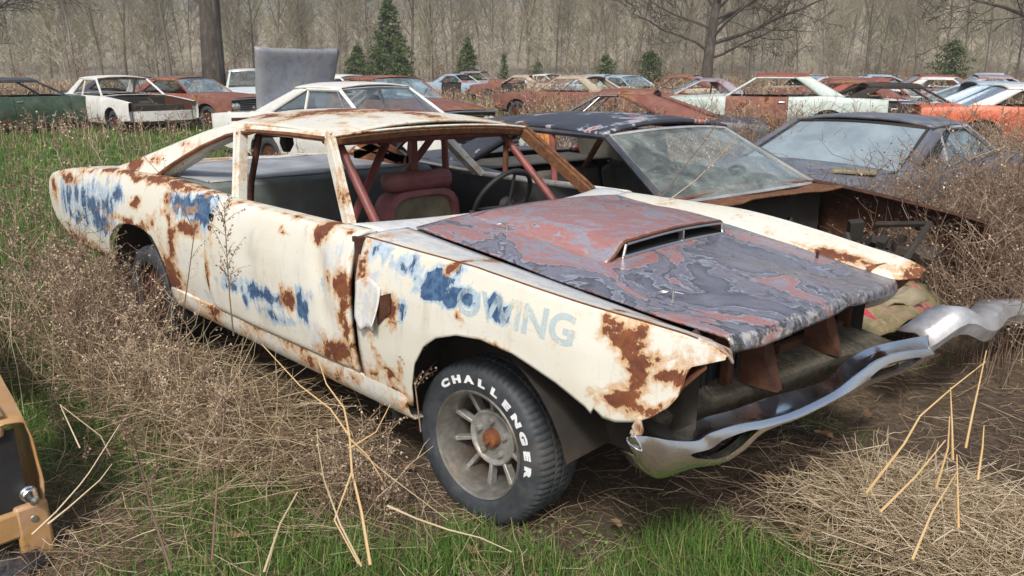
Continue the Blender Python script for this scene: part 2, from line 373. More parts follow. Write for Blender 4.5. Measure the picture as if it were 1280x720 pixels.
rust_side = field(spots([(768, 430, 20, 26, 1), (783, 470, 22, 26, 1), (775, 500, 18, 18, 1), (825, 482, 34, 11, 1), (850, 425, 16, 14, .9), (800, 455, 16, 14, .7), (757, 403, 14, 8, .8),
    (838, 500, 24, 8, .9), (868, 470, 10, 16, .8), (800, 512, 26, 7, .8), (868, 445, 9, 10, .7), (745, 500, 10, 18, .5),
    (428, 352, 11, 18, 1), (436, 400, 7, 45, .95), (425, 440, 16, 18, .95), (408, 345, 5, 16, .7), (487, 388, 9, 20, 1.1), (462, 475, 24, 26, .55), (490, 497, 20, 12, .8), (578, 399, 4, 10, .9), (556, 337, 9, 7, .95), (452, 300, 8, 8, .55),
    (447, 330, 5, 40, .6), (468, 440, 5, 18, .8), (480, 462, 16, 5, .8), (502, 470, 7, 20, .6), (620, 434, 22, 4, .6), (560, 425, 26, 4, .45), (600, 430, 12, 4, .6),
    (396, 290, 8, 13, 1.), (350, 285, 6, 4, .9), (366, 372, 8, 15, 1.), (426, 290, 6, 5, .9), (412, 448, 18, 15, .8), (268, 300, 4, 30, .5), (262, 345, 5, 30, .7), (300, 252, 30, 4, .5), (345, 262, 30, 4, .5), (283, 255, 6, 8, .5),
    (165, 255, 7, 7, 1.05), (230, 286, 18, 8, 1.05), (214, 300, 5, 34, .9), (208, 340, 10, 26, 1.), (203, 252, 5, 14, .7), (250, 240, 16, 6, .8), (225, 262, 14, 5, .6), (190, 276, 8, 10, .8), (205, 270, 9, 6, .8), (215, 355, 14, 18, .9),
    (165, 279, 32, 5, .8), (140, 290, 6, 10, .6), (90, 300, 26, 8, .8), (110, 312, 22, 8, .8), (60, 235, 5, 18, .7), (75, 220, 16, 5, .8), (95, 214, 20, 4, .6),
    (120, 214, 18, 4, .9), (150, 219, 18, 4.5, 1.), (180, 225, 18, 5, 1.), (205, 231, 16, 5, 1.), (222, 236, 12, 5, .9), (83, 282, 4, 3, .8), (80, 225, 12, 5, .7)]))
blue_side = grow(spots([(80, 245, 14, 16, .62), (105, 252, 18, 18, .68), (135, 255, 10, 18, .62), (95, 268, 18, 12, .62), (125, 278, 16, 14, .6), (143, 245, 7, 9, .75), (110, 235, 25, 6, .5), (225, 258, 20, 12, .78), (247, 262, 9, 20, .8), (212, 245, 12, 8, .6), (235, 275, 18, 8, .6),
    (300, 360, 24, 7, .62), (335, 366, 34, 8, .66), (382, 380, 7, 20, .85), (352, 396, 25, 6, .6), (310, 372, 5, 12, .72), (288, 345, 10, 10, .5), (262, 375, 8, 8, .5), (400, 360, 8, 22, .35),
    (460, 318, 20, 13, .55), (500, 330, 18, 12, .6), (545, 352, 20, 13, .92), (536, 368, 14, 10, .95), (575, 375, 13, 11, .9), (614, 387, 12, 9, 1.), (502, 396, 5, 14, .75), (520, 350, 8, 8, .6), (565, 340, 14, 8, .6), (560, 380, 10, 7, .8), (500, 300, 20, 6, .4)]))
bare_side = field(spots([(400, 420, 22, 26, .6), (414, 320, 18, 26, .62), (235, 325, 18, 22, .55), (92, 285, 25, 14, .5), (463, 365, 20, 28, .75), (240, 365, 18, 22, .5), (455, 335, 15, 15, .5), (110, 245, 40, 25, .42), (495, 350, 12, 20, .5), (430, 420, 16, 30, .5), (270, 330, 10, 30, .4)]))
def side_attrs(top_bare=0., extra=None):
    def top(x, y, z): return abs(y) < yw(x, z) - .018
    def r(x, y, z):
        v = rust_side(x, z) if not top(x, y, z) else rust_side(x, z) * .8
        return max(v, extra(x, y, z) if extra else 0.)
    return {'rust': r, 'blue': lambda x, y, z: blue_side(x, z) if not top(x, y, z) else .18, 'bare': lambda x, y, z: top_bare if top(x, y, z) else bare_side(x, z)}
def left_attrs(rust=.25, blue=0.):
    return {'rust': lambda x, y, z: rust + .25 * fbm(x, y, z, 2.5), 'blue': lambda x, y, z: blue, 'bare': lambda x, y, z: .2}
def xs_for(pts, step):
    out = []
    for (a, _), (b, _) in zip(pts, pts[1:]):
        k = max(1, int(math.ceil((b - a) / step)))
        out += [a + (b - a) * i / k for i in range(k)]
    return out + [pts[-1][0]]
def flank(side, bot, top, step=.03, nz=26, inner=None, nin=5, zin=None, out=0.):
    """sheet metal of one flank between the curves bot(x) and top(x), rolled inward at the top to inner(x)"""
    P = []
    for x in xs_for(bot, step):
        zb, zt = interp(x, bot), smooth_interp(x, top); col = []
        for j in range(nz):
            z = lerp(zb, zt, j / (nz - 1)); y = yw(x, z) + out
            if j == nz - 1: y -= .008
            col.append((x, side * y, z))
        if inner:
            yi = interp(x, inner); y0 = yw(x, zt) + out - .008; zi = zin(x) if zin else zt + .004
            for k in range(1, nin + 1):
                t = k / nin; col.append((x, side * lerp(y0, yi, t), lerp(zt, zi, t) + .010 * math.sin(PI * min(1, t * 1.0)) * (1 - t)))
        P.append(col)
    return P
F_TOP = [(-.62, .963), (0, .955), (.3, .935), (.6, .915), (.74, .905), (.82, .892), (.86, .868)]
F_BOT = [(-.60, .345), (-.315, .375), (-.31, .385), (-.30, .46), (-.265, .56), (-.21, .64), (-.14, .69), (-.04, .725), (.07, .738), (.21, .727), (.30, .705), (.38, .682), (.44, .657), (.485, .636), (.503, .620), (.512, .640), (.54, .618), (.58, .616), (.64, .634), (.69, .665), (.73, .702), (.752, .735), (.764, .765), (.768, .80), (.778, .825), (.83, .848), (.86, .862)]
fender_in = [(-.6, .665), (.74, .655), (.80, .68), (.86, .78)]
def fzin(x): return hz(x, .66) + .004 if x < .74 else lerp(hz(.74, .66), .84, (x - .74) / .12)
fr = MB().grid(flank(-1, F_BOT, F_TOP, .022, 28, fender_in, 6, fzin)).build('front_fender', M['white'], hero,
    attrs=side_attrs(.62, lambda x, y, z: .75 * sstep(.62, .80, x) * (.55 + .6 * fbm(x, y, z, 9)) if y > -.86 else 0), T=TH, solid=.006, soff=1)
# the loose flap of skin behind the wheel
fl = MB(); P = []
for i in range(13):
    u = i / 12; x = lerp(-.59, -.445, u) + .01 * u; row = []
    zt = .80 + .03 * math.sin(u * 3); zb = .632 + .016 * math.sin(u * 15) + .05 * abs(u - .5)
    for j in range(10):
        w = j / 9; z = lerp(zt, zb, w); row.append((x, -(yw(x, z) + .006 + (.022 + .014 * math.sin(7 * u)) * w * w * (.4 + u)), z))
    P.append(row)
fl.grid(P); fl.build('peeled_skin', M['white'], fr, attrs={'rust': lambda x, y, z: .15, 'blue': lambda x, y, z: .2, 'bare': lambda x, y, z: .62}, T=TH, solid=.003)
cav = MB(); P = []
for i in range(9):
    u = i / 8; x = lerp(-.455, -.375, u)
    P.append([(x, -(yw(x, z) + .004 - .0 * u), z) for z in lin(.80 - .03 * (1 - u), .66 + .07 * u, 8)])
cav.grid(P).build('rust_hole', M['darkrust'], fr, T=TH)
# rusted crest seam
MB().tube([(x, -(yw(x, interp(x, F_TOP)) - .006), smooth_interp(x, F_TOP) + .001) for x in lin(-.59, .78, 40)], .0028, 5).build('crest_seam', M['rust'], fr, T=TH)
L_BOT = [(a, b) for a, b in F_BOT]
lf = MB().grid(flank(1, L_BOT, F_TOP, .03, 18, fender_in, 6, fzin)).build('front_fender', M['white'], hero,
    attrs={'rust': lambda x, y, z: max(.85 * math.exp(-((y - (.66 + .06 * sstep(.2, .7, x))) / .055) ** 2) * sstep(.05, .45, x) * (.75 + .5 * fbm(x, y, z, 6)), .9 * sstep(.74, .86, x) * .8, .15), 'blue': lambda x, y, z: 0, 'bare': lambda x, y, z: .08}, T=TH, solid=.006)
# torn inner front ends of the fenders (headlight panels gone)
for sd in (-1, 1):
    m = MB(); P = []
    for t in lin(0, 1, 10):
        z = lerp(.62 if sd < 0 else .55, .885, t); xo = interp(z, [(.55, .56), (.62, .60), (.75, .765), (.83, .83), (.89, .80)])
        P.append([(xo - .012, sd * (yw(xo, z) - .008), z), (xo - .05, sd * .79, z), (xo - .10, sd * .72, z - .01), (xo - .13 + .02 * math.sin(9 * t), sd * .66, z - .02)])
    m.grid(P).build('headlight_panel', M['rust'], hero, T=TH, solid=.004)
    m = MB(); m.grid([[(x, sd * .66, z) for z in lin(.40, min(hz(x, .66) - .02, .93), 6)] for x in lin(-.55, .70, 10)]).build('inner_fender', M['under'], hero, T=TH)
# rocker, quarter panel, door
Q_BOT = [(-4.36, .66), (-4.33, .60), (-4.26, .53), (-4.16, .47), (-3.9, .42), (-3.22, .41), (-3.215, .42), (-3.18, .52), (-3.13, .58), (-3.06, .63), (-2.95, .678), (-2.84, .70), (-2.72, .71), (-2.58, .702), (-2.48, .675), (-2.42, .61), (-2.385, .53), (-2.37, .36), (-2.36, .345), (-1.68, .345)]
Q_TOP = [(-4.36, .74), (-4.34, .80), (-4.28, .85), (-4.1, .885), (-3.63, .94), (-3.07, .978), (-2.6, .988), (-2.25, .985), (-1.95, .973), (-1.68, .966)]
Q_IN = [(-4.4, .70), (-4.25, .66), (-3.3, .68), (-2.75, .775), (-1.68, .79)]
MB().grid(flank(-1, Q_BOT, Q_TOP, .03, 28, Q_IN, 6, None, -.006)).build('quarter_panel', M['white'], hero, attrs=side_attrs(.35, lambda x, y, z: .5 * math.exp(-((y + .84) / .035) ** 2) if z > .9 and x < -2.3 else 0), T=TH, solid=.006, soff=1)
MB().grid(flank(1, Q_BOT, Q_TOP, .06, 14, Q_IN, 5, None, -.006)).build('quarter_panel', M['white'], hero, attrs=left_attrs(.3), T=TH, solid=.006)
for sd in (-1, 1):
    P = [[(x, sd * yy, z) for yy, z in ((.80, .30), (.865, .305), (.885, .33), (.898, .37), (.90, .41), (.88, .43))] for x in lin(-2.36, -.345, 40)]
    MB().grid(P).build('rocker_panel', M['white'], hero, attrs={'rust': lambda x, y, z: .40 + .45 * fbm(x, y, z, 4), 'blue': lambda x, y, z: 0, 'bare': lambda x, y, z: .45}, T=TH, solid=.006)
def door(sd, attrs):
    D_E = [(.40, -1.83), (.50, -1.855), (.62, -1.865), (.75, -1.845), (.85, -1.80), (.92, -1.745), (.965, -1.70)]
    P = []; nx, nz = 56, 28
    for i in range(nx):
        u = i / (nx - 1); col = []
        for j in range(nz):
            z = lerp(.415, .965, j / (nz - 1)); xe = interp(z, D_E); x = lerp(xe, -.628, u)
            e = min(1, (x - xe) / .07); y = yw(x, z) + .022 * math.sqrt(max(0, 1 - (1 - e) ** 2)) - .004
            if u > .93: y -= .004
            y -= .016 * math.exp(-((x + .80 + .25 * (z - .7)) / .05) ** 2) * sstep(.45, .75, z) * (1 - sstep(.80, .95, z))
            if j == 0: y -= .012
            if j == nz - 1: y -= .010
            col.append((x, sd * y, z))
        x, y0, z0 = col[-1]
        for k in range(1, 6): col.append((x, sd * lerp(abs(y0), .785, k / 5), z0 + .012 * math.sin(PI * k / 5)))
        P.append(col)
    d = MB().grid(P).build('door', M['white'], hero, attrs=attrs, T=TH, solid=.02, soff=1 if sd < 0 else -1)
    return d
dr = door(-1, side_attrs(.42, lambda x, y, z: .75 * math.exp(-((y + .868) / .012) ** 2) * (.7 + .9 * fbm(x, y, z, 8)) if z > .93 else 0)); door(1, left_attrs(.3))
for x, z, r in ((-1.745, .885, .016), (-1.752, .835, .011)):
    MB().lathe([(0, .0), (r, .0), (r, -.012), (r * 1.25, -.012)], (x, -(yw(x, z) + .012), z), 14).build('lock_hole', M['black'], dr, T=TH)
# door jamb behind the front gap, inner side panels
MB().box((-.615, -.86, .66), (.05, .08, .60)).build('door_jamb', M['darkrust'], hero, T=TH)
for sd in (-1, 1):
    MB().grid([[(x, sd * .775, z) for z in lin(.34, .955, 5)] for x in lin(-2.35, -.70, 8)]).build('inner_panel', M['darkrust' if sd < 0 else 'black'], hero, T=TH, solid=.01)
# faded painted letters on the fender
def font_mesh(txt, size, off=0.):
    cu = bpy.data.curves.new('letters', 'FONT'); cu.body = txt; cu.size = size; cu.offset = off; cu.resolution_u = 4; cu.align_x = 'LEFT'
    ob = bpy.data.objects.new('letters', cu); COL.objects.link(ob); bpy.context.view_layer.update()
    me = bpy.data.meshes.new_from_object(ob); V = [v.co.copy() for v in me.vertices]; F = [tuple(p.vertices) for p in me.polygons]
    bpy.data.objects.remove(ob); bpy.data.curves.remove(cu); bpy.data.meshes.remove(me); return V, F
V, F = font_mesh('OWING', .135, .0045); w0 = min(v.x for v in V); w1 = max(v.x for v in V)
m = MB(); W = []
for v in V:
    t = (v.x - w0) / (w1 - w0); x = lerp(-.045, .432, t); z = lerp(.806, .806, t) + v.y * .90
    W.append((x, -(yw(x, z) + .0018), z))
m.add(W, F); m.build('faded_lettering', M['fadedblue'], fr, smooth=False, T=TH)
# cowl, hood, scoop
def cx(y): return -.80 + .15 * (1 - (y / .78) ** 2)
def hx(y): return -.565 - .02 * (1 - (y / .66) ** 2)
P = [[(lerp(cx(y), hx(y) - .006, t), y, lerp(.972, .962, t) + .012 * math.sin(PI * t) - .0 * abs(y)) for t in lin(0, 1, 8)] for y in lin(-.80, .80, 44)]
cowl = MB().grid(P).build('cowl', M['white'], hero, attrs={'rust': lambda x, y, z: .95 * math.exp(-(((y + .05) / .16) ** 2 + ((x + .60) / .04) ** 2)) + .9 * math.exp(-(((y - .28) / .10) ** 2 + ((x + .60) / .03) ** 2)) + .6 * math.exp(-(((y + .45) / .14) ** 2 + ((x + .60) / .03) ** 2)) + .1, 'blue': lambda x, y, z: .30 * (y < -.3), 'bare': lambda x, y, z: .62}, T=TH, solid=.006)
for y in (-.30, .18): MB().lathe([(0, .014), (.012, .014), (.014, 0), (.02, -.004)], (cx(y) + .05, y, .978), 10, 'z').build('wiper_spindle', M['black'], cowl, T=TH)
def hood_front(y): return .762 + .06 * (1 - (y / .655) ** 2) + .03 * sstep(-.2, .66, y)
nx, ny = 90, 80; P = []
for i in range(nx):
    t = i / (nx - 1); row = []
    for j in range(ny):
        y = lerp(-.652, .652, j / (ny - 1)); xf = hood_front(y); a = .93
        if t <= a: x = lerp(hx(y), xf, (t / a)); z = hz(x, y)
        else:
            s_ = (t - a) / (1 - a) * 1.25; x = xf + .018 * math.sin(min(s_ * 1.4, PI * .5)); z = hz(xf, y) - .034 * (1 - math.cos(min(s_ * 1.4, PI * .75)))
        z += .010 * math.exp(-((y - .02 - .0 * x) / .05) ** 2) * sstep(.2, .5, x)                 # centre peak
        z += .004 * fbm(x, y, 0, 3) - .020 * math.exp(-(((x - .62) / .2) ** 2 + ((y - .30) / .16) ** 2))   # dent
        z += .028 * sstep(.56, .80, x) * sstep(-.50, -.65, y) * 0 + .012 * sstep(-.50, -.64, y) * sstep(.45, .78, x)
        row.append((x, y, z + .006))
    P.append(row)
def pinkf(x, y, z): return .75 - 1.15 * sstep(-.35, .55, x + .55 * y) + .30 * fbm(x, y, 0, 1.1)
hood = MB().grid(P).build('hood', M['hood'], hero, attrs={'pink': pinkf, 'lip': lambda x, y, z: sstep(-.05, .01, x - hood_front(y)) * .55 + .22 * sstep(.6, .655, abs(y)),
    'rust': lambda x, y, z: .75 * math.exp(-((abs(y) - .655) / .012) ** 2) * .7}, T=TH, solid=.006)
def scoop_h(x): return .006 + .056 * sstep(-.62, .05, x) ** .8
P = []; SX0, SX1 = -.55, .165
for x in lin(SX0, SX1, 30):
    ww = .355 + .015 * (x + .5); cy = .055; h = scoop_h(x); row = []
    for yy, hh in ((-1.24, 0), (-1.16, .14), (-1.07, .48), (-.99, .88), (-.94, 1.0), (-.5, 1.06), (0, 1.09), (.5, 1.06), (.92, 1.0), (.97, .85), (1.0, .45), (1.04, .12), (1.10, 0)):
        y = cy + yy * ww; row.append((x, y, hz(x, y) + .004 + h * hh))
    P.append(row)
m = MB().grid(P)
sc = m.build('hood_scoop', M['hood'], hood, attrs={'pink': lambda x, y, z: 1.05 + .2 * fbm(x, y, 0, 1.5) - (.5 if y < -.27 else 0), 'lip': lambda x, y, z: .28, 'rust': lambda x, y, z: .9 * sstep(.13, .165, x) * .8}, T=TH, solid=.008)
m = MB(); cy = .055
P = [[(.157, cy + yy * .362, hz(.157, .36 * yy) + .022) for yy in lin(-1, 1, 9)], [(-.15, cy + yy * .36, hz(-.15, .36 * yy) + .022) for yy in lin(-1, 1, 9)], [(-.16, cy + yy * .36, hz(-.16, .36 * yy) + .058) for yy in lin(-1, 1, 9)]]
m.grid(P).build('scoop_mouth_shade', M['void'], hood, smooth=False, T=TH)  # black sheet that paints in the shade inside the scoop
m = MB(); m.tube([(.168, cy + yy * .362, hz(.168, cy + yy * .36) + .017) for yy in lin(-1.0, 1.0, 12)], .008, 6); m.box((.165, cy + .03, hz(.165) + .032), (.02, .012, .056))
m.tube([(.166, cy + yy * .352, hz(.166, cy + yy * .36) + .065 - .004 * abs(yy)) for yy in lin(-.96, .96, 12)], .005, 6)
m.tube([(.166, cy - .36, hz(.166, .3) + .012), (.166, cy - .345, hz(.166, .3) + .062)], .006, 6); m.tube([(.166, cy + .36, hz(.166, .4) + .012), (.166, cy + .345, hz(.166, .4) + .062)], .006, 6)
m.build('scoop_rim', M['dullchrome'], hood, T=TH)
for x, y in ((-.32, -.40), (.50, -.50), (.52, .56)):
    z = hz(x, y) + .006; m = MB(); m.tube([(x, y, z), (x, y, z + .035)], .006, 8); m.lathe([(0, .003), (.022, .003), (.024, 0)], (x, y, z), 14, 'z')
    if y < 0: m.tube([(x - .02 + .022 * math.cos(a), y - .025 + .022 * math.sin(a), z + .03 + .006 * math.cos(a)) for a in lin(0, 2 * PI * .94, 14)], .0025, 5); m.tube([(x - .02, y, z + .028), (x + .03, y + .01, z + .026)], .0025, 5)
    m.build('hood_pin', M['dullchrome'] if y < 0 else M['darkrust'], hood, T=TH)
# rust bar the hood rests on, brackets, radiator, pan
m = MB()
m.tube([(.66, y, hz(.66, y) - .045) for y in lin(-.66, .66, 10)], .022, 6)
m.box((.63, 0, .785), (.03, 1.34, .05)); m.box((.63, -.635, .69), (.04, .05, .20)); m.box((.63, .655, .68), (.05, .05, .24)); m.box((.63, -.36, .69), (.03, .04, .20)); m.box((.63, .40, .69), (.04, .07, .20)); m.box((.63, .30, .62), (.03, .6, .03))
m.build('radiator_support', M['darkrust'], hero, smooth=False, T=TH, bevel=.004)
for y in (-.30, .20):
    m = MB(); m.prism([(.645, y, .80), (.645, y, .585), (.775, y, .588), (.72, y, .68), (.705, y, .80)], (0, .008, 0)); m.prism([(.705, y, .80), (.72, y, .68), (.775, y, .588), (.775, y + .03, .588), (.72, y + .03, .68), (.705, y + .03, .80)], (.006, 0, .004)); m.build('grille_bracket', M['darkrust'], hero, smooth=False, T=TH)
m = MB(); m.box((.58, -.02, .68), (.03, 1.1, .26)); 
for k in range(26): m.box((.597, -.50 + k * .038, .68), (.008, .004, .24))
m.build('radiator', M['black'], hero, smooth=False, T=TH)
MB().box((.612, .10, .69), (.01, .12, .10)).build('radiator_tag', M['grey'], hero, smooth=False, T=TH)
def bx(y): return .70 + .155 * (y + .78) + .02 * (1 - ((y + .1) / .85) ** 2)
P = [[(x, y, .592 - .10 * max(0, x - .80) ** 1.2 + .004 * fbm(x, y, 1, 6) - .02 * (abs(y) > .7) - .015 * sstep(.70, .9, x)) for y in lin(-.72, .72, 44)] for x in lin(.55, .92, 14)]
P = [[(lerp(.50, min(bx(y) - .115, .82), (x - .55) / .37), y, z) for x, y, z in r] for r in P]
P.append([(x - .02, y, z - .07) for x, y, z in P[-1]])
MB().grid(P).build('filler_pan', M['moss'], hero, T=TH, solid=.01)
# chrome bumper hanging off the nose
KEYS = [((789, 534), (795, 545), (798, 572)), ((800, 522), (812, 546), (824, 598)), ((826, 529), (841, 551), (868, 586)), ((845, 538), (872, 551), (906, 579)), ((881, 522), (890, 541), (932, 563)), ((914, 513), (922, 531), (950, 545)), ((963, 496), (960, 524), (967, 535)), ((1000, 486), (997, 513), (1002, 522)),
        ((1034, 474), (1040, 492), (1046, 500)), ((1055, 453), (1061, 477), (1070, 490)), ((1080, 438), (1083, 460), (1092, 480)), ((1100, 431), (1105, 447), (1116, 471)), ((1127, 425), (1130, 440), (1148, 458)), ((1160, 419), (1163, 436), (1167, 446))]
def pb(u, v, off):                     # bumper planes: leaning out from the body towards its far end
    d = RM @ Vector(((u - 640) / 950, -(v - 360) / 950, -1)); n = Vector((1, -.155, 0)); t = (.8209 + off - n.dot(CAM)) / n.dot(d); return CAM + d * t
K3 = [[pb(*k[0], -.035), pb(*k[1], .035), pb(*k[2], .040)] for k in KEYS]
def crom(L, t):
    k = len(L) - 1; i = min(int(t * k), k - 1); w_ = t * k - i; p = [Vector(L[max(0, min(k, i + q))]) for q in (-1, 0, 1, 2)]
    return .5 * (2 * p[1] + (p[2] - p[0]) * w_ + (2 * p[0] - 5 * p[1] + 4 * p[2] - p[3]) * w_ ** 2 + (3 * p[1] - p[0] - 3 * p[2] + p[3]) * w_ ** 3)
up = []; lo = []; back = Vector((-.03, .005, 0)); dn = Vector((0, 0, -1))
for i in range(131):
    t = i / 130; kk = t * 13; r_, f_, b_ = [crom([k[q] for k in K3], t) for q in range(3)]
    def bump(a, b): return math.sin(PI * clamp((kk - a) / (b - a))) ** .5 if a < kk < b else 0.
    h = max(bump(2.1, 5.3), bump(9.8, 12.3)); f1, f2 = .48 - .20 * h, .48 + .26 * h; dip = .014 * (bump(2.0, 6.2) + .35 * bump(8.5, 13))
    P = lambda q: f_.lerp(b_, q) + Vector((.014 * math.sin(PI * q), 0, 0))
    m1 = r_.lerp(f_, .35) + dn * dip; m2 = r_.lerp(f_, .75) + dn * dip * .8
    up.append([tuple(q) for q in (r_ + dn * .05 + back * .3, r_ + dn * .012, r_, m1, m2, f_ + Vector((-.006, 0, .002)), f_ + Vector((-.001, 0, .0006)), f_, P(.04), P(.12), P(f1 * .6), P(f1), P(f1) + back)])
    lo.append([tuple(q) for q in (P(f2) + back, P(f2), P(lerp(f2, 1, .5)), P(.96), b_ + dn * .004 + back * .3, b_ + dn * .006 + back * 2.2)])
m = MB(); m.grid(up); m.grid(lo)
c0 = Vector(up[0][2]).lerp(Vector(lo[0][3]), .5) + Vector((-.02, -.006, 0)); ring = up[0][2:12] + lo[0][1:5]; m.grid([ring, [tuple(Vector(q).lerp(c0, .6)) for q in ring], [tuple(c0)] * len(ring)])
bump_ = m.build('front_bumper', M['chrome'], hero, solid=.004)
# steering links and axle seen under the nose
m = MB(); m.tube([(.12, -.70, .27), (.22, -.3, .29), (.22, .6, .29)], .016, 8); m.tube([(.30, -.72, .37), (.30, .7, .37)], .028, 8); m.tube([(-.05, -.66, .30), (-.05, .66, .30)], .04, 8)
m.build('front_axle', M['rust'], hero, T=TH)
m = MB(); m.box((-2.08, 0, .335), (3.2, 1.55, .03)); m.box((.12, -.42, .45), (.9, .09, .12)); m.box((.12, .42, .45), (.9, .09, .12)); m.box((-.50, 0, .62), (.04, 1.5, .62))
m.build('floor_pan', M['under'], hero, smooth=False, T=TH)
m = MB(); m.box((.05, 0, .62), (.8, .62, .34)); m.box((.05, 0, .82), (.45, .3, .08)); m.build('engine', M['under'], hero, smooth=False, T=TH, bevel=.03)

# greenhouse
def yg(z): return lerp(.80, .612, (z - .985) / .30)
REAR = [(-3.24, .975), (-2.95, 1.055), (-2.6, 1.160), (-2.3, 1.245), (-2.05, 1.297)]
FRONT = [(-2.60, .99), (-2.50, 1.05), (-2.26, 1.165), (-2.05, 1.232), (-1.84, 1.268)]
def curve(pts, t):
    k = len(pts) - 1; i = min(int(t * k), k - 1); w = t * k - i; return Vector(pts[i]).lerp(Vector(pts[i + 1]), w)
rail_y = .612
def roof_z(x, y): return 1.288 + .062 * (1 - min(1, abs(y) / .612) ** 2.2) + .018 * math.sin(PI * clamp((x + 2.2) / 1.05)) - .012 * sstep(-1.35, -1.16, x)
roof_rust = [(u, v) for u, v in ((430, 142), (500, 145), (465, 139), (335, 142), (400, 150), (540, 143), (590, 148))]
def rr(x, y, z):
    r = 0.
    for bx_, by_, rx, ry, s_ in ((-1.75, -.15, .10, .28, .9), (-1.55, .10, .09, .25, .95), (-1.40, .0, .25, .06, .75), (-1.9, .05, .3, .08, .8), (-2.0, -.45, .12, .06, .7), (-1.65, -.30, .25, .05, .7), (-1.25, .45, .07, .12, .7), (-1.25, -.5, .06, .08, .4)):
        q = ((x + .05 * fbm(x, y, 1, 6) - bx_) / rx / 1.35) ** 2 + ((y + .05 * fbm(x, y, 4, 6) - by_) / ry / 1.25) ** 2
        if q < 5: r = max(r, s_ * math.exp(-q * .5))
    return r
P = [[(lerp(-2.12 - .03 * (1 - (y / .612) ** 2), -1.175 + .035 * (1 - (y / .612) ** 2), t), y, roof_z(lerp(-2.12, -1.175, t), y)) for t in lin(0, 1, 40)] for y in lin(-.612, .612, 50)]
roof = MB().grid(P).build('roof', M['white'], hero, attrs={'rust': rr, 'blue': lambda x, y, z: .0, 'bare': lambda x, y, z: .36}, T=TH, solid=.012)
for sd in (-1, 1):
    P = []
    for u in lin(0, 1, 26):
        a, b = curve(REAR, u), curve(FRONT, u); row = []
        for w in lin(0, 1, 16):
            p = a.lerp(b, w); row.append((p.x, sd * (yg(p.y) + .012 * math.sin(PI * w)), p.y))
        P.append(row)
    MB().grid(P).build('sail_panel', M['white'], hero, attrs={'rust': lambda x, y, z: max(1.0 * math.exp(-(((x + 2.98) / .16) ** 2 + ((z - 1.02) / .05) ** 2)), .8 * math.exp(-(((x + 2.72) / .09) ** 2 + ((z - 1.06) / .03) ** 2)), .55 * math.exp(-(((x + 2.45) / .2) ** 2 + ((z - 1.16) / .03) ** 2)), .12), 'blue': lambda x, y, z: 0, 'bare': lambda x, y, z: .18}, T=TH, solid=.075, soff=-1 if sd < 0 else 1)
    # rail between roof and door opening
    P = [[(x, sd * y, z) for y, z in ((.600, 1.300), (.622, 1.288), (.632, 1.274), (.620, 1.256), (.585, 1.250))] for x in lin(-2.06, -1.18, 20)]
    MB().grid(P).build('roof_rail', M['white'], hero, attrs={'rust': lambda x, y, z: .32 + .35 * fbm(x, y, z, 7), 'blue': lambda x, y, z: 0, 'bare': lambda x, y, z: .1}, T=TH)
    MB().tube([(x, sd * (yg(z) + .010), z) for x, z in ((-2.60, .99), (-2.5, 1.05), (-2.38, 1.11), (-2.26, 1.163), (-2.05, 1.232), (-1.84, 1.266), (-1.5, 1.272), (-1.2, 1.27))], .011, 6).build('drip_rail', M['rust'], hero, T=TH)
# rear roof crossbar
MB().box((-2.11, 0, 1.29), (.06, 1.16, .05)).build('roof_crossbar', M['darkrust'], hero, smooth=False, T=TH)
# windshield frame
def post(name, a, b, w, d, mat, attrs=None, twist=(0, 1, 0), n=14):
    a, b = Vector(a), Vector(b); t = (b - a).normalized(); s_ = Vector(twist); s_ = (s_ - t * s_.dot(t)).normalized(); q = t.cross(s_)
    P = [[a.lerp(b, u) + s_ * (cs * w / 2) + q * (cq * d / 2) for cs, cq in ((-1, -1), (-.3, -1), (-.3, -.55), (.3, -.55), (.3, -1), (1, -1), (1, 1), (-1, 1), (-1, -1))] for u in lin(0, 1, n)]
    return MB().grid([[tuple(p) for p in r] for r in P]).build(name, mat, hero, attrs=attrs, T=TH)
wa = {'rust': lambda x, y, z: .27 + .5 * fbm(x, y, z, 9), 'blue': lambda x, y, z: 0, 'bare': lambda x, y, z: .2}
post('windshield_pillar', (-.80, -.795, .955), (-1.205, -.605, 1.285), .036, .046, M['white'], wa)
M['goldrust'] = rusty('yellowed_rust', (.95, 1.15, 1.15), scale=34)
post('windshield_pillar', (-.80, .745, .955), (-1.205, .605, 1.285), .065, .05, M['goldrust'])
m = MB(); m.grid([[(-1.165 + .035 * (1 - (y / .61) ** 2) - dx, y, 1.272 + .028 * (1 - (abs(y) / .61) ** 2.2) + dz) for dx, dz in ((-.004, .012), (-.010, -.004), (.004, -.030), (.05, -.04), (.10, -.025))] for y in lin(-.605, .605, 30)])
m.build('windshield_header', M['goldrust'], hero, T=TH, solid=.008)
m = MB(); m.tube([(-1.156 + .035 * (1 - (y / .61) ** 2), y, 1.284 + .028 * (1 - (abs(y) / .61) ** 2.2)) for y in lin(-.605, .605, 30)], .006, 5); m.build('header_lip', M['white'], hero, attrs=wa, T=TH)
for sd in (-1, 1): post('door_post', (-1.70, sd * .80, .95), (-1.955, sd * .63, 1.255), .055, .045, M['white'], {'rust': lambda x, y, z: .2 + .4 * fbm(x, y, z, 9), 'blue': lambda x, y, z: 0, 'bare': lambda x, y, z: .4}, (1, 0, 0))
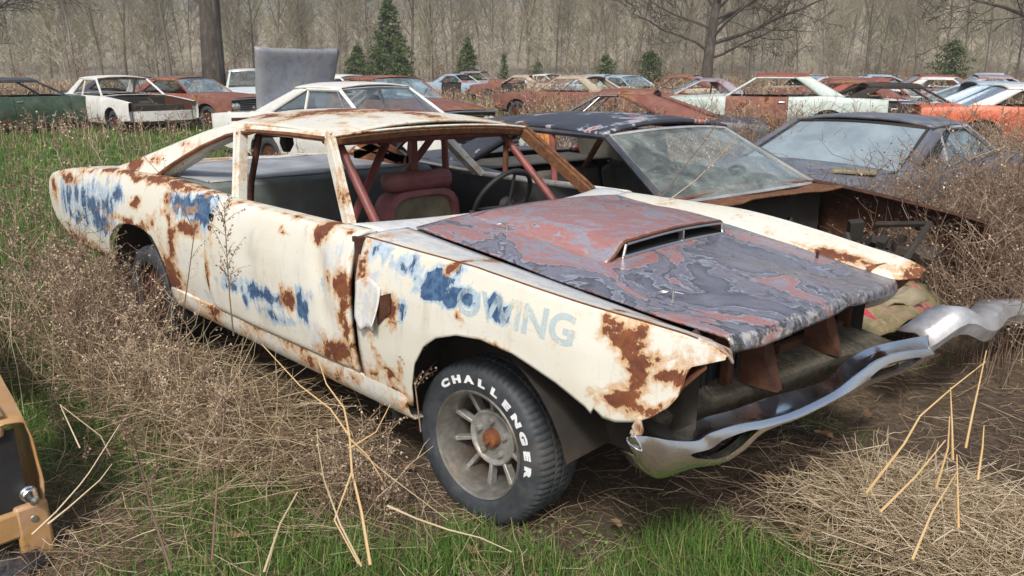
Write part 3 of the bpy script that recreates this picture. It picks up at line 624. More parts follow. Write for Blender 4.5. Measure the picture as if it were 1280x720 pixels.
# deck, tail, shelf, seat panel
P = [[(x, y, interp(x, Q_TOP) - .012 + .02 * (1 - (y / .7) ** 2)) for y in lin(-.69, .69, 20)] for x in lin(-4.3, -3.1, 20)]
MB().grid(P).build('trunk_lid', M['white'], hero, attrs={'rust': lambda x, y, z: .35 + .4 * fbm(x, y, z, 3), 'blue': lambda x, y, z: 0, 'bare': lambda x, y, z: .5}, T=TH, solid=.006)
MB().grid([[(-4.34 + .03 * abs(y), y, z) for y in lin(-.80, .80, 14)] for z in lin(.50, .84, 6)]).build('tail_panel', M['rust'], hero, T=TH, solid=.01)
P = [[(x, y, .975 + .008 * fbm(x, y, 0, 3)) for y in lin(-.76, .76, 20)] for x in lin(-3.12, -2.16, 20)]
P.append([(-2.13, y, .955) for y in lin(-.76, .76, 20)]); P += [[(-2.12 + .01 * fbm(0, y, z, 4), y, z) for y in lin(-.76, .76, 20)] for z in lin(.93, .36, 8)]
MB().grid(P).build('rear_shelf', M['greygreen'], hero, T=TH, solid=.008, attrs={})
P = [[(x, y, .986 + .006 * fbm(x, y, 0, 3)) for y in lin(-.72, .72, 12)] for x in lin(-3.08, -2.17, 12)]
MB().grid(P).build('shelf_cover', M['grey'], hero, T=TH, solid=.004)
# perforated inner structure of the far sail
m = MB()
for (xa, za), (xb, zb) in (((-2.75, 1.00), (-2.2, 1.2)), ((-2.7, 1.1), (-2.25, 1.02)), ((-2.55, 1.17), (-2.2, 1.02)), ((-2.45, 1.0), (-2.3, 1.22)), ((-2.75, 1.02), (-2.15, 1.02)), ((-2.6, 1.15), (-2.1, 1.25)), ((-2.15, 1.0), (-2.1, 1.25))):
    a, b = Vector((xa, .60, za)), Vector((xb, .60, zb)); t = (b - a).normalized(); n_ = Vector((-t.z, 0, t.x)) * .03
    m.prism([a - n_, b - n_, b + n_, a + n_], (0, -.012, 0))
m.build('sail_bracing', M['rust'], hero, smooth=False, T=TH)
# roll cage
def bar(*pts, r=.021, mat='cage'): MB().tube(pts, r, 10).build('roll_bar', M[mat], hero, T=TH)
bar((-1.27, -.52, 1.25), (-.95, -.56, .92), (-.86, -.57, .6)); bar((-1.27, .55, 1.24), (-.92, .57, .92), (-.82, .58, .6))
bar((-1.72, .12, 1.24), (-1.30, -.46, .84), (-1.1, -.66, .62)); bar((-1.75, .31, 1.25), (-1.75, .31, .4)); bar((-2.02, -.64, .45), (-1.95, -.60, 1.0), (-1.90, -.56, 1.24), r=.016, mat='darkrust'); bar((-1.86, -.56, 1.25), (-1.76, .50, 1.25), (-1.76, .55, 1.22), (-1.76, .58, .35))
bar((-1.27, -.52, 1.25), (-1.27, .55, 1.25)); bar((-1.78, .48, 1.2), (-2.05, -.0, .5))
MB().tube([(-2.08, -.30, 1.27), (-2.09, -.30, 1.22), (-2.11, -.29, 1.17), (-2.10, -.30, 1.13)], [.02, .035, .04, .02], 7).build('torn_headliner', M['black'], hero, T=TH)
# seat, wheel, dash
m = MB(); P = []
for a in lin(0, 2 * PI, 33)[:-1]:
    c, s_ = math.cos(a), math.sin(a); r = (abs(c) ** 4 + abs(s_) ** 4) ** -.25
    P.append([(-1.58 + dx, .20 + .265 * r * c * k, .74 + .20 * r * s_ * k) for k, dx in ((1, -.07), (1.02, 0), (.98, .045), (.84, .055), (.80, .03))])
m.grid(P, cu=True).build('seat', M['vinyl'], hero, T=TH)
seat = hero.children[-1]
P = []
for a in lin(0, 2 * PI, 33)[:-1]:
    c, s_ = math.cos(a), math.sin(a); r = (abs(c) ** 4 + abs(s_) ** 4) ** -.25
    P.append([(-1.56 - .06 * (1 - k) + .01 * fbm(0, k * c, k * s_, 5), .20 + .22 * r * c * k, .74 + .165 * r * s_ * k) for k in (1, .7, .4, .01)])
MB().grid(P, cu=True).build('seat_cushion', M['padding'], seat, T=TH)
m = MB(); m.box((-1.58, .19, .985), (.10, .46, .105)); m.build('headrest', M['vinyl'], seat, T=TH, bevel=.035)
m = MB(); m.box((-1.36, .20, .47), (.5, .5, .14)); m.build('seat_base', M['vinyl'], seat, T=TH, bevel=.04)
m = MB(); ctr = Vector((-1.02, .29, .93)); ax = Vector((-.86, 0, .5)).normalized(); e1 = Vector((0, 1, 0)); e2 = ax.cross(e1)
m.tube([ctr + (e1 * math.cos(a) + e2 * math.sin(a)) * .185 for a in lin(0, 2 * PI, 41)[:-1]], .0125, 8, closed=True)
for a in (.2, PI - .2, -PI / 2): m.tube([ctr - ax * .05, ctr + (e1 * math.cos(a) + e2 * math.sin(a)) * .18], .008, 6)
m.lathe([(0, .02), (.04, .01), (.05, -.02)], ctr - ax * .05, 14, 'x'); m.tube([ctr - ax * .05, (-.75, .31, .74)], .02, 8)
m.build('steering_wheel', M['black'], hero, T=TH)
m = MB(); m.box((-.80, 0, .82), (.16, 1.4, .16)); m.build('dashboard', M['black'], hero, T=TH, bevel=.03)

# wheels
LUG = 74
def tyre_mesh(R, w, n=148, lugs=True):
    hw = w / 2
    prof = [(R * .64, -hw * .80), (R * .66, -hw * .93), (R * .70, -hw * .99), (R * .80, -hw * 1.03), (R * .89, -hw * 1.0), (R * .93, -hw * .955), (R * .96, -hw * .90), (R * .985, -hw * .80), (R, -hw * .62),
            (R, -hw * .40), (R - .008, -hw * .385), (R - .008, -hw * .33), (R + .001, -hw * .315), (R + .001, -hw * .06), (R - .008, -hw * .045), (R - .008, hw * .045), (R + .001, hw * .06), (R + .001, hw * .315), (R - .008, hw * .33), (R - .008, hw * .385), (R, hw * .40), (R, hw * .62), (R * .985, hw * .8), (R * .93, hw * .95), (R * .80, hw), (R * .66, hw * .9), (R * .64, hw * .8)]
    def wob(i, j):
        if not lugs: return 0
        if i in (6, 7, 8, 9, 20, 21, 22): return -.0055 if (j % 3) < 1 else 0
        if i in (12, 13, 16, 17): return -.005 if (j % 3) == 2 else 0
        return 0
    return prof, wob
def hero_wheel(c, detail, rz=0., dz=0.):
    w = empty('wheel', (0, 0, 0), 0, hero); w.location = c; w.rotation_euler = (math.radians(-2), 0, rz)
    prof, wob = tyre_mesh(.306, .235); MB().lathe(prof, (0, 0, 0), 222, 'y', wob).build('tyre', M['rubber'], w)
    if not detail:
        MB().lathe([(.21, -.09), (.19, -.06), (.10, -.05), (.03, -.09), (0, -.09)], (0, 0, 0), 32).build('rim', M['darkrust'], w); return w
    m = MB(); m.lathe([(.199, -.098), (.205, -.108), (.201, -.116), (.193, -.112), (.190, -.10), (.184, -.085), (.178, -.03), (.178, .05)], (0, 0, 0), 72); m.build('rim', M['rimmetal'], w)
    m = MB(); m.lathe([(.105, -.010), (.108, -.026), (.102, -.034), (.094, -.030), (.088, -.022), (.04, -.020), (0, -.020)], (0, 0, 0), 48)
    for k in range(10):
        a = 2 * PI * (k + .5) / 10; d = Vector((math.cos(a), 0, math.sin(a))); t = Vector((-d.z, 0, d.x))
        for r0, r1, w0_, w1_, y0, y1 in ((.098, .182, .007, .0095, -.030, -.040),):
            A = [d * r0 - t * w0_ + Vector((0, y0, 0)), d * r1 - t * w1_ + Vector((0, y1, 0)), d * r1 + t * w1_ + Vector((0, y1, 0)), d * r0 + t * w0_ + Vector((0, y0, 0))]
            m.prism(A, (0, .035, 0))
    m.build('wheel_spider', M['alu'], w, bevel=.003)
    for k in range(5):
        a = 2 * PI * k / 5 + .35; MB().lathe([(.0, -.040), (.010, -.040), (.013, -.034), (.013, -.015)], (.066 * math.cos(a), 0, .066 * math.sin(a)), 8).build('lug_nut', M['alu'], w)
    MB().lathe([(0, -.062), (.014, -.062), (.017, -.05), (.024, -.048), (.032, -.044), (.036, -.03), (.038, -.015)], (0, 0, 0), 20).build('hub', M['rust'], w)
    MB().lathe([(.181, .05), (.06, .045), (.0, .045)], (0, 0, 0), 32).build('brake_drum', M['black'], w)
    for i, ch in enumerate('CHALLENGER'):
        V, F = font_mesh(ch, .048, .0038); xm = (min(v.x for v in V) + max(v.x for v in V)) / 2; a = math.radians(126 - i * 14.4); W = []
        for v in V:
            r = .236 + v.y * .74; t = a - (v.x - xm) * 1.25 / .245; 
            k = interp(r, [(.2142, .1163), (.2448, .1210), (.2723, .1175), (.2846, .1122)]); W.append((r * math.cos(t), -(.5 * k + .5 * .121 + .0022), r * math.sin(t)))
        if i == 0: LM = MB()
        LM.add(W, F)
    LM.build('raised_lettering', M['letter'], w, smooth=False)
    return w
hero_wheel((-.085, -.695, .282), True, math.radians(3)); hero_wheel((-.085, .70, .27), False); hero_wheel((-2.80, -.74, .27), False); hero_wheel((-2.80, .74, .25), False)
MB().grid([[(-2.8 + .42 * math.cos(a), yy, .29 + .42 * math.sin(a)) for a in lin(-.2, PI + .2, 18)] for yy in (-.90, -.62, -.45)]).build('wheel_housing', M['under'], hero, T=TH)
MB().grid([[(-.03 + .44 * math.cos(a), yy, .30 + .43 * math.sin(a)) for a in lin(.25, PI + .1, 18)] for yy in (-.88, -.62, -.45)]).build('wheel_housing', M['under'], hero, T=TH)

# ================================================================ the other wrecks
def frosted():
    s = NT('pale_frosted_glass'); n = s.noise(s.coord(), 2.5, 7, .65, .5); b = s.n('BsdfPrincipled', {'Base Color': s.mix(s.step(n, .3, .7), (.23, .29, .33), (.34, .42, .46)), 'Roughness': .22})
    return s.out(s.n('MixShader', {0: .82, 1: s.n('BsdfTransparent', {0: (.8, .88, .9)}).outputs[0], 2: b.outputs[0]}))
M['ghostglass'] = glass('milky_windshield', .42, (.40, .46, .42)); M['paleglass'] = frosted()
M['seatdark'] = plain('dark_vinyl', (.05, .045, .04), .6); M['int'] = plain('dusty_interior', (.085, .078, .065), .85, scale=5, dirt=(.02, .018, .015), dirtamt=.7); M['intlight'] = plain('dusty_interior_panel', (.20, .185, .15), .8, scale=5, dirt=(.06, .05, .04), dirtamt=.7)
M['amber'] = plain('amber_lens', (.75, .55, .03), .3, var=.1, dirtamt=.1); M['redlens'] = plain('red_lens', (.25, .02, .015), .3); M['lamp'] = plain('headlamp_glass', (.55, .58, .58), .2, dirtamt=.2)
WR = []
def wreck(label, loc, rz, paint, roofpaint=None, group=None, cat='car', **k):
    """a full stripped car: flanks, doors, hood, deck, greenhouse, glass, wheels. k turns pieces off or changes proportions."""
    g = lambda n, d: k.get(n, d)
    W, nose, tail, xf, xr = g('W', .93), g('nose', 2.35), g('tail', -2.5), g('xf', 1.42), g('xr', -1.38)
    xc, xh, xrr, xb = g('xc', .72), g('xh', .12), g('xrr', -.95), g('xb', -1.65)
    belt, zn, zt, zr, sill = g('belt', .93), g('zn', .82), g('zt', .90), g('zr', 1.34), .24
    wb, wr = W * .84, W * g('wr', .68); detail = g('detail', 1); hip = g('hip', .03)
    WR.append((loc[0], loc[1])); root = empty('wrecked_car', loc, rz); root.location.z += g('sink', -.08); root.rotation_euler = (g('roll', 0.), g('pitch', 0.), rz)
    tag(root, label, cat, group or 'wrecked cars rusting in the field'); rp = roofpaint or paint
    ph = g('seed', 0) * 3.7
    def half(x, z):
        t = clamp((z - sill) / (belt - sill), 0, 1.15)
        pw = interp(t, [(0, .94), (.2, .975), (.5, 1.), (.75, .99), (.92, .965), (1., .935), (1.1, .90)])
        pl = interp(x, [(tail, .92), (tail + .5, .965), (-.8, 1), (.9, 1), (nose - .5, .97), (nose, .92)])
        return W * pw * pl + .007 * fbm(x + ph, 2, z, 2)
    def ztop(x):
        if x > xc: return lerp(belt, zn, ((x - xc) / (nose - xc)) ** 1.3)
        if x < xb: return lerp(belt, zt, ((xb - x) / (xb - tail)) ** 1.6)
        return belt + hip * math.exp(-((x - xr) / .55) ** 2)
    def zbot(x):
        for wx in (xf, xr):
            d = abs(x - wx)
            if d < .41: return max(sill + .06, .30 + math.sqrt(max(0, .41 ** 2 - d * d)) * .98)
        if x < xr: return lerp(sill + .06, sill + .20, (xr - x) / (xr - tail))
        return sill + .06 if x < xf else lerp(sill + .08, sill + .18, (x - xf) / (nose - xf))
    def panel(a, b, sd, nx):
        P = []; xs = set(lin(a, b, nx))
        for wx in (xf, xr):
            for c in (-.41, -.4095, .4095, .41): 
                if a < wx + c < b: xs.add(wx + c)
            for q in lin(0, PI, 13):
                x = wx - .409 * math.cos(q)
                if a < x < b: xs.add(x)
        for x in sorted(xs):
            z0, z1 = zbot(x), ztop(x); row = []
            for t in lin(0, 1, 10 if detail < 2 else 16):
                z = lerp(z0, z1, t); row.append((x, sd * half(x, z), z))
            yi = wb if xb - .2 < x < xc + .02 else W * .80
            for t in (.3, .65, 1): row.append((x, sd * lerp(half(x, z1), yi, t), z1 + .012 * math.sin(PI * t * .8)))
            P.append(row)
        return P
    Rf = lambda x, y, z: g('rustmap', lambda *a: 0)(x, y, z) + .15 * (z < .4)
    A = {'rust': Rf}
    dx0, dx1 = xc - .02, g('doorback', xc - 1.28)
    skip = g('skip', ())
    for sd in (-1, 1):
        sn = 'R' if sd < 0 else 'L'
        if 'fender' + sn not in skip and 'front' not in skip: MB().grid(panel(dx0 + .01, nose, sd, 24)).build('front_fender', g('fenderpaint', paint), root, attrs=A, solid=.006 if detail > 1 else 0)
        if 'door' + sn not in skip:
            d = MB().grid(panel(dx1, dx0, sd, 14)).build('door', g('doorpaint', paint), root, attrs=A)
            if detail > 0: MB().box((dx1 + .12, sd * (half(dx1 + .12, belt - .1) + .012), belt - .10), (.13, .025, .03)).build('door_handle', M['dullchrome'], d, smooth=False, bevel=.006)
        MB().grid(panel(tail, dx1 - .01, sd, 26)).build('quarter_panel', g('quarterpaint', paint), root, attrs=A)
    def top_sheet(name, a, b, mat, crown=.03, edge=.80, dz=0., nx=16, R=None):
        P = [[(x, y, ztop(x) + dz + crown * (1 - (y / (W * edge)) ** 2) + .004 * fbm(x, y + ph, 0, 3)) for y in lin(-W * edge, W * edge, 17)] for x in lin(a, b, nx)]
        if R: P = [[tuple(R(Vector(p))) for p in r] for r in P]
        return MB().grid(P).build(name, mat, root, attrs=A, solid=.012)
    if 'hood' not in skip and 'front' not in skip:
        R = None
        if g('hoodup', 0):
            an = g('hoodup', 0); pv = Vector((xc + .03, 0, belt)); mat_ = Matrix.Rotation(-an, 3, 'Y'); R = lambda p: pv + mat_ @ (p - pv)
        top_sheet('hood', xc + .04, nose - .02, g('hoodpaint', paint), R=R)
    if 'cowl' not in skip: top_sheet('cowl', xc - .06, xc + .03, g('hoodpaint', paint), nx=3, edge=.84)
    if 'trunk' not in skip:
        R = None
        if g('trunkup', 0):
            an = g('trunkup', 0); pv = Vector((xb - .02, 0, belt)); mat_ = Matrix.Rotation(an, 3, 'Y')
            def R(p): q_ = clamp((xb - p.x) / (xb - tail)); e_ = abs(p.y) / (W * .8); return pv + mat_ @ (Vector((p.x, p.y * (.90 + .16 * q_), p.z - .05 * sstep(.93, 1, e_) - .05 * sstep(.95, 1, q_) + .03 * fbm(p.x, p.y, 2, 2))) - pv)
        top_sheet('trunk_lid', tail + .03, xb - .02, g('trunkpaint', paint), crown=.03, R=R)
    # roof
    P = []
    for x in lin(xrr, xh, 18):
        for_edge = []
        t = (x - xrr) / (xh - xrr)
        for y in lin(-1, 1, 19):
            z = zr - .062 * abs(y) ** 2.6 + .022 * math.sin(PI * clamp(.12 + t * .8)) - .022
            for_edge.append((x, y * (wr + .03), z))
        P.append(for_edge)
    if 'roof' not in skip: MB().grid(P).build('roof', rp, root, attrs={'rust': lambda x, y, z: g('roofrust', 0.)}, solid=.03)
    ze = zr - .085
    def sw(name, pts, r, mat, n=6): return MB().tube(pts, r, n).build(name, mat, root)
    for sd in (-1, 1):
        if 'roof' in skip: break
        sw('windshield_pillar', [(xc, sd * wb, belt), (lerp(xc, xh, .5) + .015, sd * lerp(wb, wr, .48), lerp(belt, ze, .5)), (xh, sd * wr, ze + .01)], g('prad', .028), g('trimpaint', rp))
        # sail panel
        s0, s1 = g('sail', (.42, .30)); P = []
        for t in lin(0, 1, 9):
            z = lerp(belt, ze + .02, t); y = lerp(wb, wr + .015, t ** 1.1); xa = lerp(xb - .04, xrr, t); xz = lerp(xb + s0, xrr + s1, t)
            P.append([(lerp(xa, xz, q), sd * (y + .015 * math.sin(PI * q)), z) for q in lin(0, 1, 6)])
        if 'sail' not in skip: MB().grid(P).build('sail_panel', g('sailpaint', rp), root, attrs={'rust': lambda x, y, z: g('roofrust', 0.) * .6}, solid=.05)
        sw('roof_rail', [(lerp(xrr + s1, xh, q), sd * (wr + .018), ze + .012) for q in lin(-.05, 1, 6)], .024, g('trimpaint', rp))
        if g('post', 0): sw('door_post', [(dx1 + .02, sd * wb, belt), (dx1 + .02 - .02, sd * (wr + .01), ze)], .022, g('trimpaint', rp))
        if g('vent', 0): sw('vent_window_bar', [(xc - .28, sd * wb, belt), (xh - .05, sd * (wr + .012), ze)], .012, M['chrome'])
        if g('sideglass', 0):
            P = []
            for t in lin(0, 1, 5):
                z = lerp(belt, ze, t); y = lerp(wb, wr, t) - .012; P.append([(lerp(lerp(xb + s0, xrr + s1, t), lerp(xc, xh, t), q), sd * (y + .012 * math.sin(PI * t)), z) for q in lin(.02, .97, 5)])
            MB().grid(P).build('side_window', g('glassmat', M['clearglass']), root)
    def screen(name, xa, xz, bow, mat, top=.985):
        P = []
        for t in lin(0, 1, 8):
            P.append([(lerp(xa, xz, t) + bow * (1 - q * q) * (1 - .4 * t), q * lerp(wb, wr, t) * .985, lerp(belt - .005 + .02 * (1 - q * q), ze + .045 - .03 * q * q, t)) for q in lin(-1, 1, 13)])
        o = MB().grid(P).build(name, mat, root)
        e = [p for p in P[0]] + [r[-1] for r in P[1:]] + P[-1][-2::-1] + [r[0] for r in P[-2:0:-1]]
        MB().tube(e, g('trimr', .012), 5, closed=True).build('screen_trim', g('screentrim', M['dullchrome']), o)
    if 'roof' not in skip:
        if g('windshield', 1): screen('windshield', xc + .01, xh + .01, .09, g('glassmat', M['glass']))
        if g('backlight', 1): screen('rear_window', xb, xrr - .01, -.06, g('rearmat', g('glassmat', M['glass'])))
        MB().box((xrr + .01, 0, zr - .06), (.06, wr * 1.9, .035)).build('roof_crossbar', M['darkrust'], root, smooth=False)
        MB().box((xh - .01, 0, zr - .058), (.06, wr * 1.9, .035)).build('roof_crossbar', M['darkrust'], root, smooth=False)
    # body pan (dark box put in to block light), firewall, inside
    m = MB(); m.box(((nose + tail) / 2, 0, .30), (nose - tail - .25, W * 1.62, .04)); m.box((xc + .06, 0, .58), (.05, W * 1.62, .60)); m.box((xb - .05, 0, .58), (.05, W * 1.6, .58))
    for sd in (-1, 1): m.box(((xc + xb) / 2, sd * (wb - .03), .60), (xc - xb - .1, .03, .6))
    m.build('floor_pan', M['under'], root, smooth=False)
    MB().grid([[(x, y, belt - .015) for y in lin(-wb, wb, 5)] for x in lin(xb - .03, lerp(xb, xrr, .75), 5)]).build('rear_shelf', M['int'], root)
    if 'grille' in skip and 'front' not in skip and g('valance', 1):
        yb = half(nose, .5); MB().grid([[(nose - .03 - .12 * abs(y / yb) ** 3, y, z) for y in lin(-yb, yb, 11)] for z in lin(.38, .62, 4)]).build('front_valance', g('fenderpaint', paint), root, attrs=A)
    if 'front' not in skip and g('engine', 1):
        m = MB(); m.box((lerp(xc, nose, .42), 0, .58), (.72, .55, .34)); m.lathe([(0, .82), (.17, .82), (.19, .78), (.19, .74)], (lerp(xc, nose, .42), 0, 0), 16, 'z'); m.box((nose - .25, 0, .58), (.06, W * 1.3, .36)); m.build('engine', M['under'], root, bevel=.02)
        for sd in (-1, 1): MB().grid([[(x, sd * W * .79, z) for z in lin(.35, ztop(x) - .02, 5)] for x in lin(xc + .06, nose - .08, 6)]).build('inner_fender', M['darkrust'], root)
    for y in (-.36, .36):
        m = MB(); m.box((-.28, y, .42), (.5, .48, .15)); m.box((-.56, y, .70), (.14, .50, .52), Matrix.Rotation(-.2, 3, 'Y')); m.build('seat', g('seatmat', M['seatdark']), root, bevel=.04)
    m = MB(); m.box((-1.25, 0, .62), (.18, W * 1.45, .5), Matrix.Rotation(-.25, 3, 'Y')); m.build('rear_seat', g('seatmat', M['seatdark']), root, bevel=.05)
    m = MB(); m.box((xc - .16, 0, .80), (.28, W * 1.55, .18)); m.build('dashboard', M['seatdark'], root, bevel=.04)
    if detail > 0:
        c = Vector((xc - .42, .36, .86)); m = MB(); m.tube([c + Vector((.07 * math.sin(a), .19 * math.cos(a), .17 * math.sin(a))) for a in lin(0, 2 * PI, 25)[:-1]], .012, 6, closed=True); m.tube([c, c + Vector((.3, 0, -.10))], .02, 6); m.tube([c + Vector((0, -.18, 0)), c + Vector((0, .18, 0))], .01, 5); m.build('steering_wheel', M['black'], root)
    # ends
    if 'front' not in skip and 'grille' not in skip:
        yb = half(nose, .6)
        gm = MB(); gm.grid([[(nose - .035, y, z) for y in lin(-yb * .97, yb * .97, 9)] for z in lin(.42, zn - .03, 4)]); gr = gm.build('grille', M['black'], root)
        m = MB(); m.tube([(nose - .01, -yb, zn - .015), (nose + .01, 0, zn + .005), (nose - .01, yb, zn - .015)], .02, 6); m.tube([(nose - .01, -yb, .46), (nose, yb * .0, .46), (nose - .01, yb, .46)], .018, 6)
        for z in lin(.52, zn - .08, 5): m.tube([(nose - .025, -yb * .62, z), (nose - .015, yb * .62, z)], .006, 4)
        m.build('grille_bars', g('trimmetal', M['dullchrome']), gr)
        for sd in (-1, 1):
            for q in ((.74, .90) if g('quad', 1) else (.82,)):
                r = .07 if g('quad', 1) else .09; h = MB().lathe([(0, .028), (r * .6, .022), (r, .0), (r * 1.15, .012), (r * 1.2, -.02)], (nose - .02, sd * yb * q, lerp(.46, zn, .5)), 18, 'x').build('headlight', g('lampmat', M['lamp']), root)
    def bumper(name, x, z, s):
        ys = lin(-1, 1, 17); P = []
        for y in ys:
            xx = x - s * .16 * abs(y) ** 4; P.append([(xx - s * .06, y * W * .99, z + .07), (xx, y * W * .99, z + .062), (xx + s * .022, y * W * .99, z + .02), (xx + s * .018, y * W * .99, z - .03), (xx - s * .01, y * W * .99, z - .07), (xx - s * .06, y * W * .99, z - .075)])
        MB().grid(P).build(name, g('bumpermat', M['dullchrome']), root, solid=.006)
    if 'frontbumper' not in skip and 'front' not in skip: bumper('front_bumper', nose + .06, .44, 1)
    if 'rearbumper' not in skip: bumper('rear_bumper', tail - .06, .46, -1)
    yb = half(tail, .6); rpn = MB().grid([[(tail + .01, y, z) for y in lin(-yb, yb, 9)] for z in lin(.44, zt + .01, 5)]).build('tail_panel', g('tailpaint', paint), root, attrs=A)
    for sd in (-1, 1): m = MB(); m.box((tail, sd * yb * .66, .70), (.03, yb * .45, .10)); m.build('tail_light', M['redlens'], root, bevel=.008)
    # wheels
    for wx in (xf, xr):
        for sd in (-1, 1):
            if 'wheels' in skip or ('front' in skip and wx == xf): continue
            wv = empty('wheel', (wx, sd * (W - .17), .31 + g('wheelz', 0)), 0, root); prof, _ = tyre_mesh(.32, .19)
            MB().lathe(prof, (0, 0, 0), 32).build('tyre', M['rubber'], wv); MB().lathe([(.205, sd * .075), (.19, sd * .05), (.12, sd * .045), (.06, sd * .07), (0, sd * .07)], (0, 0, 0), 20).build('rim', M['darkrust'], wv)
            MB().grid([[(wx + .405 * math.cos(a), sd * yy, .30 + .405 * math.sin(a)) for a in lin(-.1, PI + .1, 14)] for yy in (half(wx, .6) - .03, W * .55)]).build('wheel_housing', M['under'], root)
    return root
H = math.radians
P_ = {}
P_['slate'] = car_paint('dark_slate_paint', [(.028, .032, .042), (.05, .055, .068), (.035, .04, .05)], .22, .42, 1.8, .2)
def slate_roof():
    s = NT('slate_roof_flaking'); co = s.coord(); n = s.noise(co, 3.4, 8, .62, .5); n2 = s.noise(co, 22, 8, .7)
    f = s.math('ADD', n, s.math('MULTIPLY', s.math('SUBTRACT', n2, .5), .12))
    c = s.ramp(f, [(.40, (.035, .038, .05)), (.54, (.05, .055, .07)), (.565, (.33, .36, .42)), (.60, (.36, .38, .42)), (.615, (.42, .10, .06)), (.66, (.34, .07, .045)), (.72, (.06, .065, .08))])
    return s.pbr(c, .42, 0, n2, .2)
P_['slateroof'] = slate_roof()
# dark coupe beside the stock car: no hood, front torn open, windshield in place
D = P_['slate']
def b_rust(x, y, z): return .55 * sstep(.5, 1.0, x) + .25 * (z > .90 and x > .2)
cb = wreck('dark slate coupe with flaking roof patches and intact windshield, next to the cream coupe', (-1.31, 2.13, 0), H(-9), D, P_['slateroof'], sink=-.10, prad=.022, skip=('hood', 'grille', 'frontbumper', 'wheels', 'fenderR'), nose=1.92, xf=1.40, xc=.78, xh=.12, xrr=-1.0, xb=-1.75, zr=1.33, wr=.66, W=.90, rustmap=b_rust, detail=2, trimpaint=P_['slate'], valance=0, screentrim=M['grey'], trimr=.014, glassmat=M['ghostglass'], backlight=0, seatmat=M['int'], fenderpaint=M['darkrust'], engine=0)
def cbpart(mb, name, mat, **kw): return mb.build(name, mat, cb, **kw)
cbpart(MB().tube([(-.20, -.70, .35), (-.42, -.60, 1.25)], .022, 8), 'roll_bar', M['cage']); cbpart(MB().tube([(-.62, -.1, .95), (.02, -.55, 1.24)], .022, 8), 'roll_bar', M['rust']); cbpart(MB().tube([(-.95, -.62, .5), (-.98, -.58, 1.25)], .022, 8), 'roll_bar', M['rust'])
cbpart(MB().grid([[(x, .74 - .10 * (z - .93) / .3, z) for z in lin(.5, 1.2, 6)] for x in lin(-1.6, -.5, 8)]), 'inner_panel', M['intlight'])
cbpart(MB().grid([[(x, y, .93 + .02 * fbm(x, y, 3, 3) - .02 * abs(y)) for y in lin(-.78, .78, 16)] for x in lin(.80, 1.02, 6)]), 'cowl', M['goldrust'], solid=.01)
m = MB(); P = [[(x, -(.80 + .05 * math.sin(x * 3) - .06 * w_), lerp(.94, .60, w_) - .10 * (x - .8) + .03 * fbm(x, w_, 5, 4)) for w_ in lin(0, 1, 6)] for x in lin(.74, 1.75, 16)]
m.grid(P); cbpart(m, 'front_fender', M['darkrust'], solid=.01)
m = MB(); P = [[(x, -.80 + .10 * w_, .945 - .10 * (x - .8) + .02 * fbm(x, w_, 7, 4)) for w_ in lin(0, 1, 4)] for x in lin(.74, 1.6, 12)]
m.grid(P); cbpart(m, 'fender_ledge', M['rust'], solid=.01)
m = MB()
for i in range(60):
    m.box((random.uniform(1.05, 1.75), random.uniform(-.6, .6), random.uniform(.40, .70)), [random.uniform(.03, .13) for _ in range(3)], Matrix.Rotation(random.uniform(0, 3), 3, Vector((random.random(), random.random(), 1)).normalized()))
for i in range(8):
    a = Vector((random.uniform(1.0, 1.7), random.uniform(-.6, .6), random.uniform(.6, .85))); m.tube([a, a + Vector((random.uniform(-.2, .3), random.uniform(-.3, .3), random.uniform(-.1, .1))), a + Vector((.3, random.uniform(-.4, .4), -.2))], .02, 6)
cbpart(m, 'engine', M['under'], bevel=.01)
def nose_skin():
    s = NT('mossy_beige_paint_with_red'); co = s.coord(); n = s.noise(co, 4.0, 8, .65, .8); n2 = s.noise(co, 25, 8, .75)
    c = s.ramp(n, [(.3, (.11, .085, .05)), (.42, (.27, .20, .12)), (.5, (.18, .16, .07)), (.56, (.30, .23, .14)), (.60, (.44, .05, .07)), (.66, (.36, .03, .05)), (.7, (.5, .42, .34))])
    c = s.mix(s.math('MULTIPLY', s.step(n2, .52, .68), .6), c, (.07, .05, .03)); return s.pbr(c, .7, 0, n2, .6, .01)
M['nose'] = nose_skin(); M['sand'] = plain('faded_sand_paint', (.27, .23, .15), .6, scale=8, dirt=(.18, .12, .06), dirtamt=.6)
P = [[(lerp(1.58, 2.02, u) + .05 * math.sin(5 * v), lerp(-.88, .35, v), .61 - .20 * u ** 1.6 + .06 * math.sin(PI * v * 1.2) + .05 * fbm(u * 2, v * 2, 1, 1.5)) for v in lin(0, 1, 22)] for u in lin(0, 1, 16)]
cbpart(MB().grid(P), 'crumpled_nose', M['nose'], solid=.012)
P = [[(1.62 + .12 * u + .30 * v, lerp(-.86, -.15, v), .655 - .08 * v - .05 * u * u + .05 * fbm(u, v * 3, 9, 2) + .03 * math.sin(v * 7)) for v in lin(0, 1, 16)] for u in lin(0, 1, 6)]
cbpart(MB().grid(P), 'bent_header_panel', M['sand'], solid=.01)
# bumper of the dark coupe: a dented chrome bar on the ground side
m = MB(); P = []
for t in lin(0, 1, 40):
    y = lerp(-.70, .95, t); z = .46 + .10 * math.exp(-((t - .10) / .08) ** 2) + .05 * math.sin(t * 6) + .05 * t; x = 2.36 - .10 * abs(2 * t - 1) ** 3 + .05 * math.sin(t * 9)
    h = .065
    P.append([(x - .11, y, z + h * .8), (x - .02, y, z + h), (x + .01, y, z + h * .8), (x + .035, y, z), (x + .01, y, z - h * .9), (x - .05, y, z - h)])
cbpart(m.grid(P), 'front_bumper', M['scuffed'], solid=.006)

